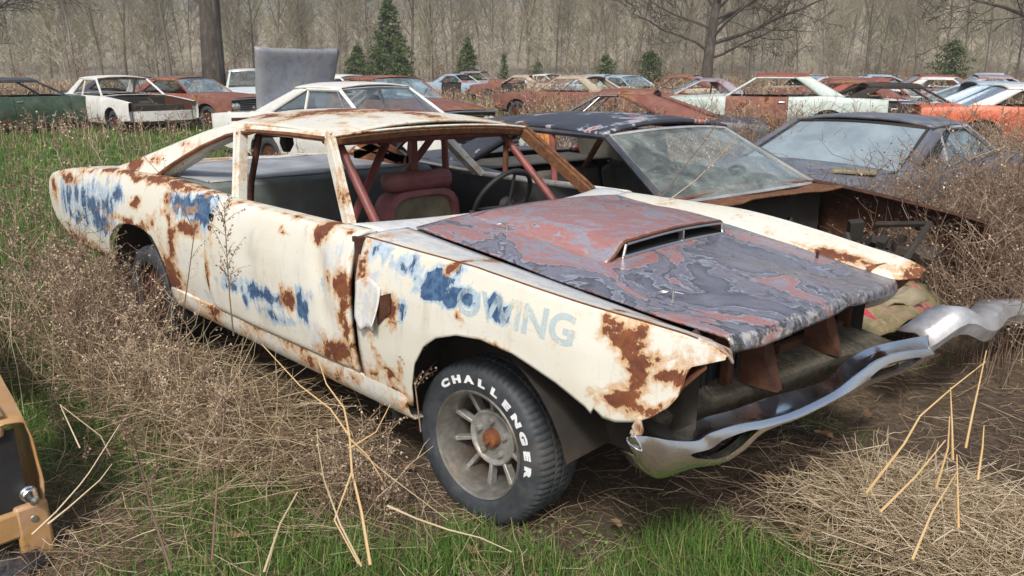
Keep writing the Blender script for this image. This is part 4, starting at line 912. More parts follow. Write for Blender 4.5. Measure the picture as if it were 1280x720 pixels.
# grey hatch-like coupe on the right, seen from behind, sunk in the brush
P_['bluegrey'] = car_paint('weathered_blue_grey', [(.07, .08, .11), (.12, .135, .17), (.09, .10, .12)], .18, .35, 1.2, .45, (.33, .30, .26))
cc = wreck('blue grey coupe seen from behind, sunk in brown brush, with pale hazed rear window', (-.95, 6.0, 0), H(82), P_['bluegrey'], None, sink=-.20, skip=('wheels', 'rearbumper'), xrr=-.72, xb=-1.45, xc=.72, xh=.02, wr=.70, zr=1.33, rearmat=M['paleglass'], glassmat=M['blueglass'], sideglass=1, post=1, trimr=.018, screentrim=M['black'], detail=2, sail=(.36, .36), seed=2, trimpaint=M['grey'])
m = MB()
for i in range(5): m.tube([(-1.12 + .06 * i, -.80 + .0 * i, .95), (-.52 + .06 * i, -.66, 1.24)], .008, 5)
m.build('louvre_slats', M['black'], cc)
m = MB(); m.box((-1.9, -.62, .965), (.16, .34, .03), Matrix.Rotation(.5, 3, 'Z')); m.build('torn_trim', M['sand'], cc, bevel=.008)
for q in range(6): m = MB(); m.box((-1.6 + q * .42, -.90 - .05 * (q % 2), .62 + .05 * (q % 3)), (.26, .05, .07), Matrix.Rotation(.3 * (q % 3 - 1), 3, 'Y')); m.build('side_moulding', M['dullchrome'], cc, bevel=.01)

# white fastback behind the stock car with its trunk lid standing open
P_['white'] = car_paint('chalky_white', [(.66, .67, .66), (.60, .60, .57), (.70, .71, .70)], .20, .5, 1.4, .25)
P_['galv'] = car_paint('bleached_grey_sheet', [(.17, .185, .22), (.27, .285, .32), (.20, .215, .25)], .26, .5, 1.6, .4, (.30, .27, .23))
p = at(462, 11.6); wreck('white fastback coupe with dusty windshield and upright grey trunk lid', p, H(6), P_['white'], None, sink=-.06, vent=1, post=1, sideglass=1, trunkup=H(107), trunkpaint=P_['galv'], zr=1.40, belt=.95, xrr=-.85, xb=-1.80, tail=-2.85, wr=.70, W=.97, rustmap=lambda x, y, z: .0, detail=2, seed=3, glassmat=M['clearglass'], screentrim=M['grey'])
# the row along the left
P_['green'] = car_paint('dark_green_paint', [(.025, .055, .032), (.045, .085, .055), (.03, .05, .035)], .22, .4, 1.5, .2)
p = at(22, 19.5); cg = wreck('dark green sedan with amber side marker lamp, at the left edge of the field', p, H(97), P_['green'], P_['slate'], seed=4, zr=1.36, windshield=0, skip=('grille',), glassmat=M['clearglass'])
MB().box((1.90, -.945, .72), (.22, .03, .11)).build('side_marker_lamp', M['amber'], cg, smooth=False, bevel=.005)
p = at(148, 20.5); wreck('white coupe with hood missing and torn open nose, beside the dark green sedan', p, H(2), P_['white'], None, seed=5, skip=('hood', 'grille', 'frontbumper'), zr=1.40, windshield=0, backlight=0, rustmap=lambda x, y, z: .12 * sstep(1.9, 2.3, x), fenderpaint=P_['white'], post=1)
p = at(166, 24.5); wreck('black roofed sedan half hidden behind the hoodless white coupe', p, H(15), P_['slate'], None, seed=6)
P_['red'] = car_paint('oxidised_red', [(.20, .035, .03), (.28, .07, .045), (.16, .04, .03)], .40, .55, 1.3, .25)
P_['rustred'] = car_paint('red_brown_rust', [(.15, .045, .032), (.20, .075, .055), (.13, .05, .042)], .50, .75, 1.2, .2)
p = at(238, 22.5); wreck('red coupe faded to rust with dusty blue windshield, on the left behind the cream coupe', p, H(17), P_['rustred'], P_['rustred'], seed=7, doorpaint=P_['red'], glassmat=M['blueglass'], zr=1.36)
P_['aqua'] = car_paint('pale_aqua', [(.50, .60, .62), (.60, .66, .66), (.44, .53, .55)], .12, .45, 1.4, .2)
p = at(312, 26.5); wreck('pale aqua wagon with wide upright windows, behind the raised grey trunk lid', p, H(-25), P_['aqua'], None, seed=8, cat='wagon', xrr=-1.9, xb=-2.3, zr=1.56, belt=.98, post=1, sail=(.2, .2), glassmat=M['clearglass'])
p = at(492, 17.); wreck('sedan with orange rust roof right behind the white fastback', p, H(-4), P_['rustred'], P_['rustred'], seed=9, zr=1.46, belt=1.0, glassmat=M['blueglass'])
p = at(437, 23.); wreck('small pale roofed sedan behind the raised grey trunk lid', p, H(20), P_['white'], P_['white'], seed=10, zr=1.42, glassmat=M['blueglass'])
# middle distance
P_['orange'] = car_paint('bright_orange', [(.62, .19, .025), (.66, .25, .05), (.50, .13, .02)], .22, .45, 1.5, .15)
p = at(765, 13.0); wreck('slate and rust fastback with bright orange front fender, behind the dark coupe', p, H(208), P_['slate'], P_['rustred'], seed=11, windshield=0, backlight=0, fenderpaint=P_['orange'], trimpaint=P_['slate'], vent=1, zr=1.33, belt=.90, zn=.76, zt=.86, xrr=-.75, xb=-1.75, sail=(.75, .55), sink=-.10)
P_['teal'] = car_paint('pale_teal', [(.36, .47, .45), (.48, .56, .53), (.34, .40, .36)], .25, .5, 1.3, .3)
P_['celadon'] = car_paint('celadon_green', [(.33, .47, .31), (.42, .53, .38), (.28, .38, .25)], .25, .5, 1.3, .25)
p = at(955, 17.5); wreck('pale teal hardtop with red roof and gaping trunk, in the middle of the field', p, H(205), P_['teal'], P_['red'], seed=12, windshield=0, backlight=0, skip=('trunk', 'rearbumper'), zr=1.40, quarterpaint=P_['teal'], doorpaint=P_['rustred'], trimpaint=P_['teal'], sailpaint=P_['teal'], sink=.06)
P_['plum'] = car_paint('plum_grey', [(.20, .12, .13), (.26, .24, .29), (.24, .09, .07)], .30, .4, 1.3, .25)
p = at(1045, 20.5); wreck('plum grey coupe with pale windows on both ends, behind the pale teal hardtop', p, H(200), P_['plum'], P_['rustred'], seed=13, glassmat=M['blueglass'], zr=1.38)
p = at(1112, 23.); wreck('deep red sedan with celadon front fender, far right of the field', p, H(12), P_['rustred'], P_['red'], seed=14, fenderpaint=P_['celadon'], glassmat=M['blueglass'], zr=1.38, skip=('hood',))
p = at(1140, 17.5); wreck('burnt black shell with celadon nose, left of the orange red coupe', p, H(30), M['under'], M['under'], seed=15, fenderpaint=P_['celadon'], windshield=0, backlight=0, zr=1.34)
P_['vermilion'] = car_paint('orange_red_paint', [(.52, .085, .025), (.58, .13, .05), (.44, .07, .03)], .18, .45, 1.5, .15)
p = at(1318, 16.); wreck('orange red coupe with white roof pillars cut by the right edge', p, H(28), P_['vermilion'], P_['white'], seed=16, post=1, vent=1, zr=1.34, glassmat=M['clearglass'], trimpaint=P_['white'])
# far rows
P_['skyblue'] = car_paint('faded_sky_blue', [(.25, .36, .46), (.34, .44, .52), (.22, .30, .38)], .25, .4, 1.3, .25)
P_['tan'] = car_paint('tan_paint', [(.34, .27, .19), (.42, .36, .28), (.28, .22, .16)], .35, .6, 1.3, .25)
p = at(712, 25.); wreck('rusty sedan facing left with bare chrome bumper, in front of the far bushes', p, H(190), P_['rustred'], P_['tan'], seed=17, windshield=0, backlight=0, skip=('hood',), zr=1.40, detail=0)
FAR = [(575, 42, 0, 'skyblue', 'skyblue', 'sky blue sedan in the far row below the small conifer'), (603, 46, 10, 'rustred', 'plum', 'plum roofed coupe beside the far sky blue sedan'), (648, 40, 195, 'rustred', 'tan', 'tan roofed rusty coupe in the far row left of center'),
    (758, 38, 10, 'skyblue', 'skyblue', 'sky blue coupe in the far row under the round bushes'), (790, 36, 5, 'celadon', 'skyblue', 'celadon coupe with blue roof next to the far bushes'), (845, 30, 190, 'tan', 'rustred', 'rust roofed tan sedan left of the lone tall tree'), (872, 23, 205, 'rustred', 'plum', 'plum roofed rusty coupe just left of the red roofed hardtop'),
    (1062, 33, 5, 'white', 'white', 'chalk white sedan in the far row right of the lone tree'), (1112, 38, 12, 'white', 'skyblue', 'white coupe with blue roof in the far row'), (1078, 25, 0, 'rustred', 'rustred', 'all rust sedan behind the plum grey coupe'), (1190, 28, 10, 'aqua', 'white', 'long pale aqua sedan in the far right row'), (1225, 34, 190, 'white', 'aqua', 'white coupe with aqua roof below the round evergreen'),
    (1262, 25, 15, 'plum', 'plum', 'plum coupe at the far right edge'), (1282, 17, 20, 'skyblue', 'skyblue', 'sky blue coupe at the right edge behind the orange red one'), (1150, 30, 200, 'rustred', 'red', 'red roofed sedan between the far white cars'), (1010, 36, 185, 'tan', 'tan', 'tan sedan low in the weeds right of the lone tree'), (690, 48, 0, 'white', 'white', 'small white sedan at the foot of the woods')]
for i, (u, dd, hd, a, b, lab) in enumerate(FAR):
    rq = random.Random(i); xq = rq.uniform(-1.2, -.6)
    wreck(lab, at(u, dd), H(hd + rq.uniform(-22, 22)), P_[a], P_[b], seed=20 + i, detail=0, zr=rq.uniform(1.30, 1.46), xrr=xq, xb=xq - rq.uniform(.45, 1.0), xh=rq.uniform(.0, .25), wr=rq.uniform(.64, .74), post=rq.random() < .5, roll=rq.uniform(-.03, .03), pitch=rq.uniform(-.03, .03), skip=rq.choice([(), ('hood',), ('hood', 'grille', 'frontbumper'), ('trunk',), ('doorR', 'doorL')]), windshield=rq.random() < .7, backlight=rq.random() < .6, doorpaint=P_[rq.choice([a, a, b, 'rustred', 'plum'])], quarterpaint=P_[rq.choice([a, a, b])], glassmat=M['blueglass'], sink=rq.uniform(-.18, -.02), engine=0)
# orange car whose nose corner enters at the lower left
P_['ochre'] = car_paint('ochre_orange', [(.36, .185, .065), (.42, .24, .09), (.43, .27, .17)], .12, .45, 2.2, .2)
oc = wreck('ochre orange car nose with empty black headlight bucket, cut by the lower left corner', (-3.33, -2.785, 0), H(0), P_['ochre'], None, sink=-.33, nose=2.33, valance=0, skip=('grille', 'frontbumper', 'wheels', 'hood'), zn=.80, belt=.90, detail=2, seed=40, engine=0)
ob = lambda mb, name, mat, **kw: mb.build(name, mat, oc, **kw)
ob(MB().grid([[(2.31, y, z) for y in lin(.20, .80, 8)] for z in lin(.26, .78, 8)]), 'headlight_bucket', M['black'])
m = MB(); m.box((2.325, .60, .45), (.03, .50, .10)); m.box((2.325, .80, .40), (.035, .10, .22)); m.box((2.325, .34, .62), (.035, .05, .40)); m.box((2.31, .52, .79), (.04, .50, .05)); ob(m, 'headlight_frame', P_['ochre'], bevel=.012)
m = MB(); m.lathe([(0, .05), (.014, .046), (.019, .025), (.019, .0), (.023, -.005), (.023, -.02), (.027, -.022), (.027, -.05)], (2.36, .80, .55), 18, 'x'); ob(m, 'marker_bulb', M['chrome'])
m = MB(); m.lathe([(0, .004), (.010, .004), (.012, 0)], (2.345, .80, .46), 8, 'x'); ob(m, 'frame_screw', M['dullchrome'])
ob(MB().grid([[(2.30 - .5 * (1 - t), y, .82 + .06 * (1 - t) + .02 * (1 - (y / .78) ** 2)) for y in lin(-.78, .78, 17)] for t in lin(0, 1, 10)] ), 'hood', P_['ochre'], solid=.01)
P_['chip'] = car_paint('chipped_black', [(.03, .035, .045), (.02, .02, .025)], .05, .5, 3, .55, (.6, .6, .62))
m = MB(); P = [[(2.36 + dx, y, z + .06) for dx, z in ((-.06, .285), (.07, .292), (.085, .275), (.085, .24), (.05, .20))] for y in lin(-.9, .80, 12)]
ob(m.grid(P), 'front_bumper', P_['chip'], solid=.02)

# ================================================================ ground
def fw_of(x, y): return (x - CAM.x) * FW.x + (y - CAM.y) * FW.y
def rt_of(x, y): return (x - CAM.x) * RT.x + (y - CAM.y) * RT.y
def gz(x, y):
    s = fw_of(x, y); r = math.hypot(x - CAM.x, y - CAM.y)
    h = .035 * fbm(x, y, 2, .7) * clamp(r / 2) - .03 * math.exp(-(x * x + y * y) / 4)
    if s > 62:
        l = rt_of(x, y); h += (15 + 4 * fbm(x, y, 0, .006) + 12 * sstep(-30, 70, l)) * sstep(62, 240, s) ** 1.15
    return h
GREEN = [((-3.2, -1.55), .9, .75), ((-4.5, -1.3), 1.0, .8), ((-2.4, -1.9), .6, .9), ((-1.35, -1.55), .35, .8), ((-.45, -1.5), .3, .9), ((.05, -.95), .25, .8), ((1.05, .35), .25, .6), ((-6, -3), 2, .8), ((-8, -1), 2.5, .8), ((-.2, -1.35), .3, .7), ((.1, -1.05), .25, .6), ((-1.05, -1.35), .3, .7), ((.35, -.62), .3, .9), ((.8, -.35), .3, .9), ((-2.9, -2.1), .6, .8), ((-.73, -1.40), .30, 1.), ((-1.5, -1.30), .35, .9), ((-.55, -1.15), .25, .6), ((-3.5, -1.9), .7, .7), ((-1.8, -1.75), .4, .9), ((-2.3, -1.65), .4, .8), ((.58, -.48), .40, 1.1), ((.25, -.75), .3, .8), ((.95, -.15), .28, .8), ((.76, .55), .24, .9), ((.62, .75), .25, .6), ((1.35, .55), .3, .5), ((-.3, -1.0), .2, .6), ((1.3, -.1), .2, .5),
         ((-16, 3), 4.5, 1.), ((-11, 1.2), 4, .95), ((-13, 5.5), 4, .9), ((-8, 1.0), 2.6, .8), ((-6.2, -1.0), 1.5, .8), ((-5.3, -2.0), 1.3, .9), ((-19, 8), 5, .8), ((-10, 4), 3, .7), ((-7, 3), 2, .6)]
BROWN = [((1.55, 1.0), .6, .7), ((1.3, 1.55), .5, .6), ((1.15, .95), .35, .7), ((1.75, 1.6), .5, .6), ((.35, -.05), .42, 1.), ((.75, .35), .4, .5), ((-.55, -.75), .45, .7), ((-1.3, -1.05), .5, .6), ((1.1, .75), .35, .6), ((-.1, -.6), .3, .8), ((-1.15, -1.75), .35, .4)]
def green(x, y):
    v = 0.
    for (a, b), r, s in GREEN:
        q = ((x - a) ** 2 + (y - b) ** 2) / (r * r)
        if q < 5: v = max(v, s * math.exp(-q * .6))
    for (a, b), r, s in BROWN:
        q = ((x - a) ** 2 + (y - b) ** 2) / (r * r)
        if q < 4: v -= s * math.exp(-q) * .8
    s_ = fw_of(x, y); v = v + .48 * fbm(x, y, 4, 1.3) + .22 * fbm(x, y, 9, 4.) + .10 + .22 * math.exp(-((rt_of(x, y) + .05 * s_) / 6) ** 2) * (12 < s_ < 45)
    return clamp(v)
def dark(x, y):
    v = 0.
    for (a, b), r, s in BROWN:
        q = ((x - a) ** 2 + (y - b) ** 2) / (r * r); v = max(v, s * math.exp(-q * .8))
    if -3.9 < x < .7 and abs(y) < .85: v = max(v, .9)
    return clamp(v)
rs = [.0] + [.3 * (700 / .3) ** (i / 219) for i in range(220)]; na = 300; V = []; vg = []; vd = []; vw = []
for i, r in enumerate(rs):
    for j in range(na):
        a = 2 * PI * j / na; x, y = CAM.x + r * math.cos(a), CAM.y + r * math.sin(a); V.append((x, y, gz(x, y)))
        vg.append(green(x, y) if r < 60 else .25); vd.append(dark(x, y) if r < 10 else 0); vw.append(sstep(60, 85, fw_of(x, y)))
idx = np.arange(len(V)).reshape(len(rs), na)
F = np.stack([idx[:-1], np.roll(idx, -1, 1)[:-1], np.roll(idx, -1, 1)[1:], idx[1:]], -1).reshape(-1, 4)
def ground_mat():
    s = NT('field_soil_and_thatch'); co = s.coord(); n = s.noise(co, 2.2, 9, .7, .4); n2 = s.noise(co, 24, 8, .75, .8); n3 = s.noise(co, .12, 5, .6)
    th = s.ramp(n2, [(.3, (.045, .030, .019)), (.5, (.13, .092, .056)), (.7, (.27, .20, .125))])
    gr = s.ramp(n2, [(.3, (.025, .042, .012)), (.5, (.055, .095, .022)), (.7, (.11, .14, .045))])
    f = s.math('ADD', s.attr('green'), s.math('MULTIPLY', s.math('SUBTRACT', n, .5), .8))
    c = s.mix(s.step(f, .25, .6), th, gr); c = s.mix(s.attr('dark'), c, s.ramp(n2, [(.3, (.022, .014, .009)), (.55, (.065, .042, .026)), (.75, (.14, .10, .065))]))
    c = s.mix(s.math('MULTIPLY', s.step(n3, .4, .65), .4), c, (.20, .16, .10)); c = s.mix(s.attr('wood'), c, s.mix(s.step(s.noise(co, .6, 8, .7), .35, .65), (.24, .205, .155), (.35, .31, .23)))
    return s.pbr(c, .95, 0, n2, .9, .03)
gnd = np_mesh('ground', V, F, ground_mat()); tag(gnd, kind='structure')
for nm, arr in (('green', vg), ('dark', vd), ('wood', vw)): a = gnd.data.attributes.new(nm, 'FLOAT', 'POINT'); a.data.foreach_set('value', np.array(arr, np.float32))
gnd.data.polygons.foreach_set('use_smooth', [True] * len(gnd.data.polygons))

# ================================================================ grass, straw, brush
A0 = math.atan2(FW.y, FW.x)
def scatter(n, r0, r1, half=.92, p=0.):
    """spots on the ground, thinning with distance so that each part of the view gets its share"""
    u = RNG.random(n); r = r0 * (r1 / r0) ** u if p == 0 else (r0 ** p + u * (r1 ** p - r0 ** p)) ** (1 / p)
    a = A0 + (RNG.random(n) * 2 - 1) * half
    return np.stack([CAM.x + r * np.cos(a), CAM.y + r * np.sin(a)], 1), r
def under_car(x, y): return -4.2 < x < .45 and abs(y) < .80
def heights(P): return np.array([gz(x, y) for x, y in P])
def blades(P, Z, h, w, lean, az, c, acc, curl=.5):
    n = len(P); base = np.concatenate([P, Z[:, None]], 1); d = np.stack([np.cos(az), np.sin(az), 0 * az], 1); sdv = np.stack([-np.sin(az), np.cos(az), 0 * az], 1)
    rows = []
    for t, ww in ((0, 1.), (.5, .8), (1., .12)):
        c_ = base + d * (lean * t ** (1 + curl))[:, None] + np.array([0, 0, 1.]) * (h * t * (1 - .25 * (lean / (h + 1e-6)).clip(0, 1.5) * t))[:, None]
        rows.append(c_ - sdv * (w * ww / 2)[:, None]); rows.append(c_ + sdv * (w * ww / 2)[:, None])
    V = np.stack(rows, 1).reshape(-1, 3); o = np.arange(n)[:, None] * 6
    F = np.concatenate([o + np.array([[0, 1, 3, 2]]), o + np.array([[2, 3, 5, 4]])], 0); acc.add(V, F, np.repeat(c, 6))
# green blades
acc = Acc(); P, r = scatter(430000, .75, 55)
g_ = np.array([green(x, y) if not under_car(x, y) else 0 for x, y in P]); k = RNG.random(len(P)) < (g_ - .12) * 1.25
P, r, g_ = P[k], r[k], g_[k]; n = len(P); sc_ = np.maximum(1, r / 3.2)
h = RNG.uniform(.035, .115, n) * (.6 + .8 * g_) * np.maximum(1, (r / 9) ** .3); blades(P, heights(P) - .004, h, RNG.uniform(.0022, .0042, n) * sc_, h * RNG.uniform(.1, .9, n), RNG.uniform(0, 2 * PI, n), np.clip(RNG.normal(.42, .24, n), 0, 1), acc)
tag(acc.build('green_grass', M['grass']), 'spring green grass in patches over the field', 'grass', kind='stuff')
# small clover-like ground leaves in the foreground
acc = Acc(); P, r = scatter(42000, .8, 5.5); g_ = np.array([green(x, y) for x, y in P]); k = RNG.random(len(P)) < g_ * .8; P = P[k]; n = len(P)
az = RNG.uniform(0, 2 * PI, n); s_ = RNG.uniform(.004, .010, n); z = heights(P) + RNG.uniform(.005, .05, n); d1 = np.stack([np.cos(az), np.sin(az), RNG.uniform(-.5, .5, n)], 1) * s_[:, None]; d2 = np.stack([-np.sin(az), np.cos(az), RNG.uniform(-.5, .5, n)], 1) * s_[:, None]; c_ = np.concatenate([P, z[:, None]], 1)
acc.add(np.stack([c_ - d1, c_ - d2 * .7, c_ + d1, c_ + d2 * .7], 1).reshape(-1, 3), np.arange(n * 4).reshape(n, 4), np.repeat(RNG.uniform(.15, .8, n), 4))
tag(acc.build('clover_leaves', M['grass']), 'tiny green clover leaves low in the grass', 'clover', kind='stuff')
# dry stems lying about
def lying(n, r0, r1, keep, L, acc, zmax=.09, rad=.0014, spots_=None, cb_=0.):
    P, r = scatter(n, r0, r1) if spots_ is None else (spots_, np.hypot(spots_[:, 0] - CAM.x, spots_[:, 1] - CAM.y)); kp = np.array([keep(x, y) if not under_car(x, y) else .15 for x, y in P]); k = RNG.random(len(P)) < kp; P, r = P[k], r[k]; n = len(P)
    az = RNG.uniform(0, 2 * PI, n); l = RNG.uniform(L[0], L[1], n); K = 4; t = np.linspace(-.5, .5, K); bend = RNG.normal(0, .25, n)
    z0 = heights(P) + RNG.uniform(.0, zmax, n) ** 1.0; tilt = RNG.normal(0, .22, n); pts = []
    for q in t:
        x = P[:, 0] + np.cos(az + bend * q) * l * q; y = P[:, 1] + np.sin(az + bend * q) * l * q; z = z0 + np.maximum(-.9 * (z0 - .0), tilt * l * q) + RNG.normal(0, .006, n); pts.append(np.stack([x, y, np.maximum(z, heights(P) + .002)], 1))
    PP = np.stack(pts, 1); rr_ = RNG.uniform(.5, 1.25, n) * rad * np.maximum(1, r / 3.); R_ = rr_[:, None] * np.array([1, .95, .8, .5])[None]
    V, F = stems(PP, R_); acc.add(V, F, np.repeat(np.clip(RNG.random(n) ** 1.1 + cb_, 0, 1), K * 3))
STRAW = [((-1.25, -1.45), .7, .8), ((-2.2, -1.25), .8, .8), ((-.4, -1.35), .5, .7), ((1.15, .12), .38, 1.3), ((1.0, -.1), .3, .9), ((-.95, -1.75), .5, .9), ((.2, -1.0), .4, .5), ((1.5, .5), .35, .8)]
def strawf(x, y):
    v = .30 + .35 * fbm(x, y, 7, 1.1)
    for (a, b), rr_, s in STRAW: v = max(v, s * math.exp(-(((x - a) ** 2 + (y - b) ** 2) / (rr_ * rr_)) * .7))
    return clamp(v - .35 * dark(x, y) - .25 * green(x, y), .04, 1)
acc = Acc(); lying(62000, .75, 30, strawf, (.08, .34), acc, .07)
lying(5200, 0, 0, lambda x, y: 1., (.10, .36), acc, .14, .0017, np.stack([RNG.normal(1.17, .18, 5200), RNG.normal(.16, .17, 5200)], 1), .3)
lying(2600, 0, 0, lambda x, y: 1., (.15, .55), acc, .22, .0017, np.concatenate([np.stack([RNG.normal(-1.9, .55, 1100), RNG.normal(-1.22, .16, 1100)], 1), np.stack([RNG.normal(-1.1, .3, 900), RNG.normal(-1.1, .14, 900)], 1)]))
tag(acc.build('dry_straw', M['straw']), 'dry tan straw lying matted over the ground', 'straw', kind='stuff')
acc = Acc(); lying(42000, .75, 14, lambda x, y: clamp(.25 + .8 * dark(x, y)), (.05, .22), acc, .05, .0012)
tag(acc.build('dead_twigs', M['brush']), 'brown dead twigs and thatch on the soil', 'twigs', kind='stuff')
# brush: thin dead weeds with side twigs and seed heads
def weeds(P, Z, h, scale, acc, nb=6, seeds=5, lean=.35, c0=.45, zlow=.25):
    n = len(P); az = RNG.uniform(0, 2 * PI, n); ln = RNG.uniform(.05, lean, n) * h; K = 6; t = np.linspace(0, 1, K); base = np.concatenate([P, Z[:, None]], 1)
    d = np.stack([np.cos(az), np.sin(az), 0 * az], 1); wob = RNG.normal(0, .03, (n, K, 3)) * h[:, None, None]; wob[:, 0] = 0
    PP = base[:, None, :] + d[:, None, :] * (ln[:, None] * t[None] ** 1.6)[..., None] + np.array([0, 0, 1.]) * (h[:, None] * t[None])[..., None] + wob * t[None, :, None]
    col = np.clip(RNG.normal(c0, .22, n), 0, 1); rad = .0026 * scale
    V, F = stems(PP, rad[:, None] * np.linspace(1, .4, K)[None]); acc.add(V, F, np.repeat(col, K * 3))
    for b in range(nb):
        f = RNG.uniform(zlow, .98, n); i = np.minimum((f * (K - 1)).astype(int), K - 2); w_ = f * (K - 1) - i; ar = np.arange(n)
        p0 = PP[ar, i] * (1 - w_)[:, None] + PP[ar, i + 1] * w_[:, None]; l = h * RNG.uniform(.12, .34, n); a2 = RNG.uniform(0, 2 * PI, n); up = RNG.uniform(.2, 1.1, n)
        dd = np.stack([np.cos(a2), np.sin(a2), up], 1); dd /= np.linalg.norm(dd, axis=1, keepdims=True)
        B = np.stack([p0, p0 + dd * (l * .5)[:, None] + RNG.normal(0, .012, (n, 3)), p0 + dd * l[:, None] + RNG.normal(0, .03, (n, 3)) * h[:, None]], 1)
        V, F = stems(B, (rad * .62)[:, None] * np.array([1, .8, .45])[None]); acc.add(V, F, np.repeat(col, 9))
        if seeds and b < nb:
            for q in range(seeds):
                u = RNG.uniform(.35, 1., n); c_ = B[:, 0] * (1 - u)[:, None] + B[:, 2] * u[:, None] + RNG.normal(0, .006, (n, 3)) * scale[:, None]; sz = RNG.uniform(.003, .0065, n) * scale
                e1 = RNG.normal(size=(n, 3)); e1 /= np.linalg.norm(e1, axis=1, keepdims=True); e2 = np.cross(e1, RNG.normal(size=(n, 3))); e2 /= np.linalg.norm(e2, axis=1, keepdims=True)
                e1 *= sz[:, None]; e2 *= sz[:, None]; acc.add(np.stack([c_ - e1, c_ - e2, c_ + e1, c_ + e2], 1).reshape(-1, 3), np.arange(n * 4).reshape(n, 4), np.repeat(np.clip(col + .2, 0, 1), 4))
def clump(n, cx_, cy_, rx, ry, h0, h1, acc, rot=0., **kw):
    a = RNG.uniform(0, 2 * PI, n); q = np.sqrt(RNG.random(n)); px, py = q * rx * np.cos(a), q * ry * np.sin(a); c, s = math.cos(rot), math.sin(rot)
    P = np.stack([cx_ + px * c - py * s, cy_ + px * s + py * c], 1); k = np.array([not (-4.3 < x < .9 and abs(y) < .93) and not (x > 1.05 and y < 2.3 and RNG.random() < .88) for x, y in P]); P = P[k]
    r = np.hypot(P[:, 0] - CAM.x, P[:, 1] - CAM.y); weeds(P, heights(P), RNG.uniform(h0, h1, len(P)), np.maximum(.8, r / 4.2), acc, **kw)
acc = Acc()
clump(85, -3.1, -1.38, 1.2, .40, .35, .80, acc); clump(35, -4.6, -1.25, 1.2, .5, .3, .7, acc); clump(90, -1.9, -1.18, 1.0, .22, .15, .38, acc, nb=7); clump(70, -2.75, -1.12, .5, .18, .4, .72, acc, nb=8); clump(40, -.75, -1.15, .45, .2, .12, .28, acc); clump(34, -2.35, -1.30, .8, .25, .3, .62, acc, nb=9, seeds=11, c0=.75, zlow=.4); clump(22, -1.5, -1.25, .5, .2, .2, .45, acc, nb=8, seeds=10, c0=.75, zlow=.4)
clump(22, -2.0, -1.75, .9, .4, .2, .5, acc); clump(30, -5.8, -.2, 1.4, .7, .3, .8, acc)
clump(30, -.42, -1.06, .22, .10, .15, .36, acc, nb=7, seeds=7, c0=.6)
tag(acc.build('weed_thicket', M['brush']), 'dead brown weeds with seed heads along the cream coupe', 'weeds', kind='stuff')
acc = Acc(); clump(170, -1.9, -1.25, 1.1, .26, .22, .52, acc, nb=1, seeds=0, lean=.95, c0=.75); clump(70, -.8, -1.2, .5, .2, .12, .32, acc, nb=1, seeds=0, lean=1.1, c0=.75); clump(120, -3.3, -1.5, 1.2, .5, .25, .6, acc, nb=1, seeds=0, lean=.9, c0=.7); clump(150, 1.2, .12, .26, .22, .12, .34, acc, nb=1, seeds=0, lean=1.2, c0=.8); clump(60, .35, -1.0, .6, .15, .08, .2, acc, nb=1, seeds=0, lean=1.2, c0=.7)
tag(acc.build('standing_straw', M['straw']), 'leaning dry grass stems beside the cream coupe', 'straw', kind='stuff')
acc = Acc()
clump(520, 1.25, 2.75, .95, 1.0, .45, .95, acc, nb=8, seeds=2, lean=.6); clump(260, .55, 3.1, .8, .55, .5, 1.05, acc, nb=8, seeds=2, lean=.5); clump(200, 1.9, 3.9, 1.0, 1.2, .6, 1.2, acc, nb=8, seeds=2, lean=.5); clump(150, -.3, 3.3, .9, .4, .4, .9, acc, nb=7, seeds=2)
clump(130, 1.75, 2.35, .6, .40, .25, .60, acc, nb=8, seeds=2, lean=.7); clump(130, .1, 4.6, .5, 1.0, .5, 1.05, acc, nb=8, seeds=2); clump(160, .9, 5.4, 1.0, 1.4, .5, 1.2, acc, nb=8, seeds=2); clump(110, -2.1, 3.8, .8, .6, .4, .9, acc)
clump(120, -1.5, 3.3, 1.2, .3, .35, .8, acc); clump(200, -3.2, 6.2, 1.5, 1.6, .5, 1.05, acc, nb=7, seeds=2); clump(160, -1.3, 9.2, 2.4, 1.6, .4, 1.0, acc, nb=6, seeds=2)
tag(acc.build('brush_thicket', M['brush']), 'dense brown brush around the dark and grey coupes', 'brush', kind='stuff')
# brush and tall dead grass over the far field
acc2 = Acc()
acc = Acc(); P, r = scatter(15000, 8, 62, .85, .8); k = np.array([.18 + .55 * clamp(.5 + 1.6 * fbm(x, y, 3, .22)) * (1 - .85 * green(x, y)) + (.35 if rt_of(x, y) > .5 else -.05) for x, y in P]); k = RNG.random(len(P)) < k; P, r = P[k], r[k]
weeds(P, heights(P), RNG.uniform(.40, 1.0, len(P)) * np.array([1.1 if rt_of(x, y) > .5 else .7 for x, y in P]), r / 5.0, acc, nb=5, seeds=1, lean=.4, c0=.6)
tag(acc.build('field_brush', M['brush']), 'dead brown brush between the rows of far cars', 'brush', kind='stuff')
for (wx_, wy_) in WR:
    D_ = fw_of(wx_, wy_)
    if D_ < 9.5 or D_ > 50: continue
    nn = 55; s_ = RNG.normal(0, 1.5, nn); q_ = RNG.uniform(.9, 2.3, nn); Pq = np.stack([wx_ - FW.x * q_ + RT.x * s_, wy_ - FW.y * q_ + RT.y * s_], 1)
    hm = (.55 if rt_of(wx_, wy_) < -1 else .85); weeds(Pq, heights(Pq), RNG.uniform(.25, hm, nn), np.full(nn, D_ / 5.2), acc2, nb=6, seeds=1, lean=.5, c0=.55)
tag(acc2.build('car_side_brush', M['brush']), 'dead brush grown up against the rows of wrecks', 'brush', kind='stuff')
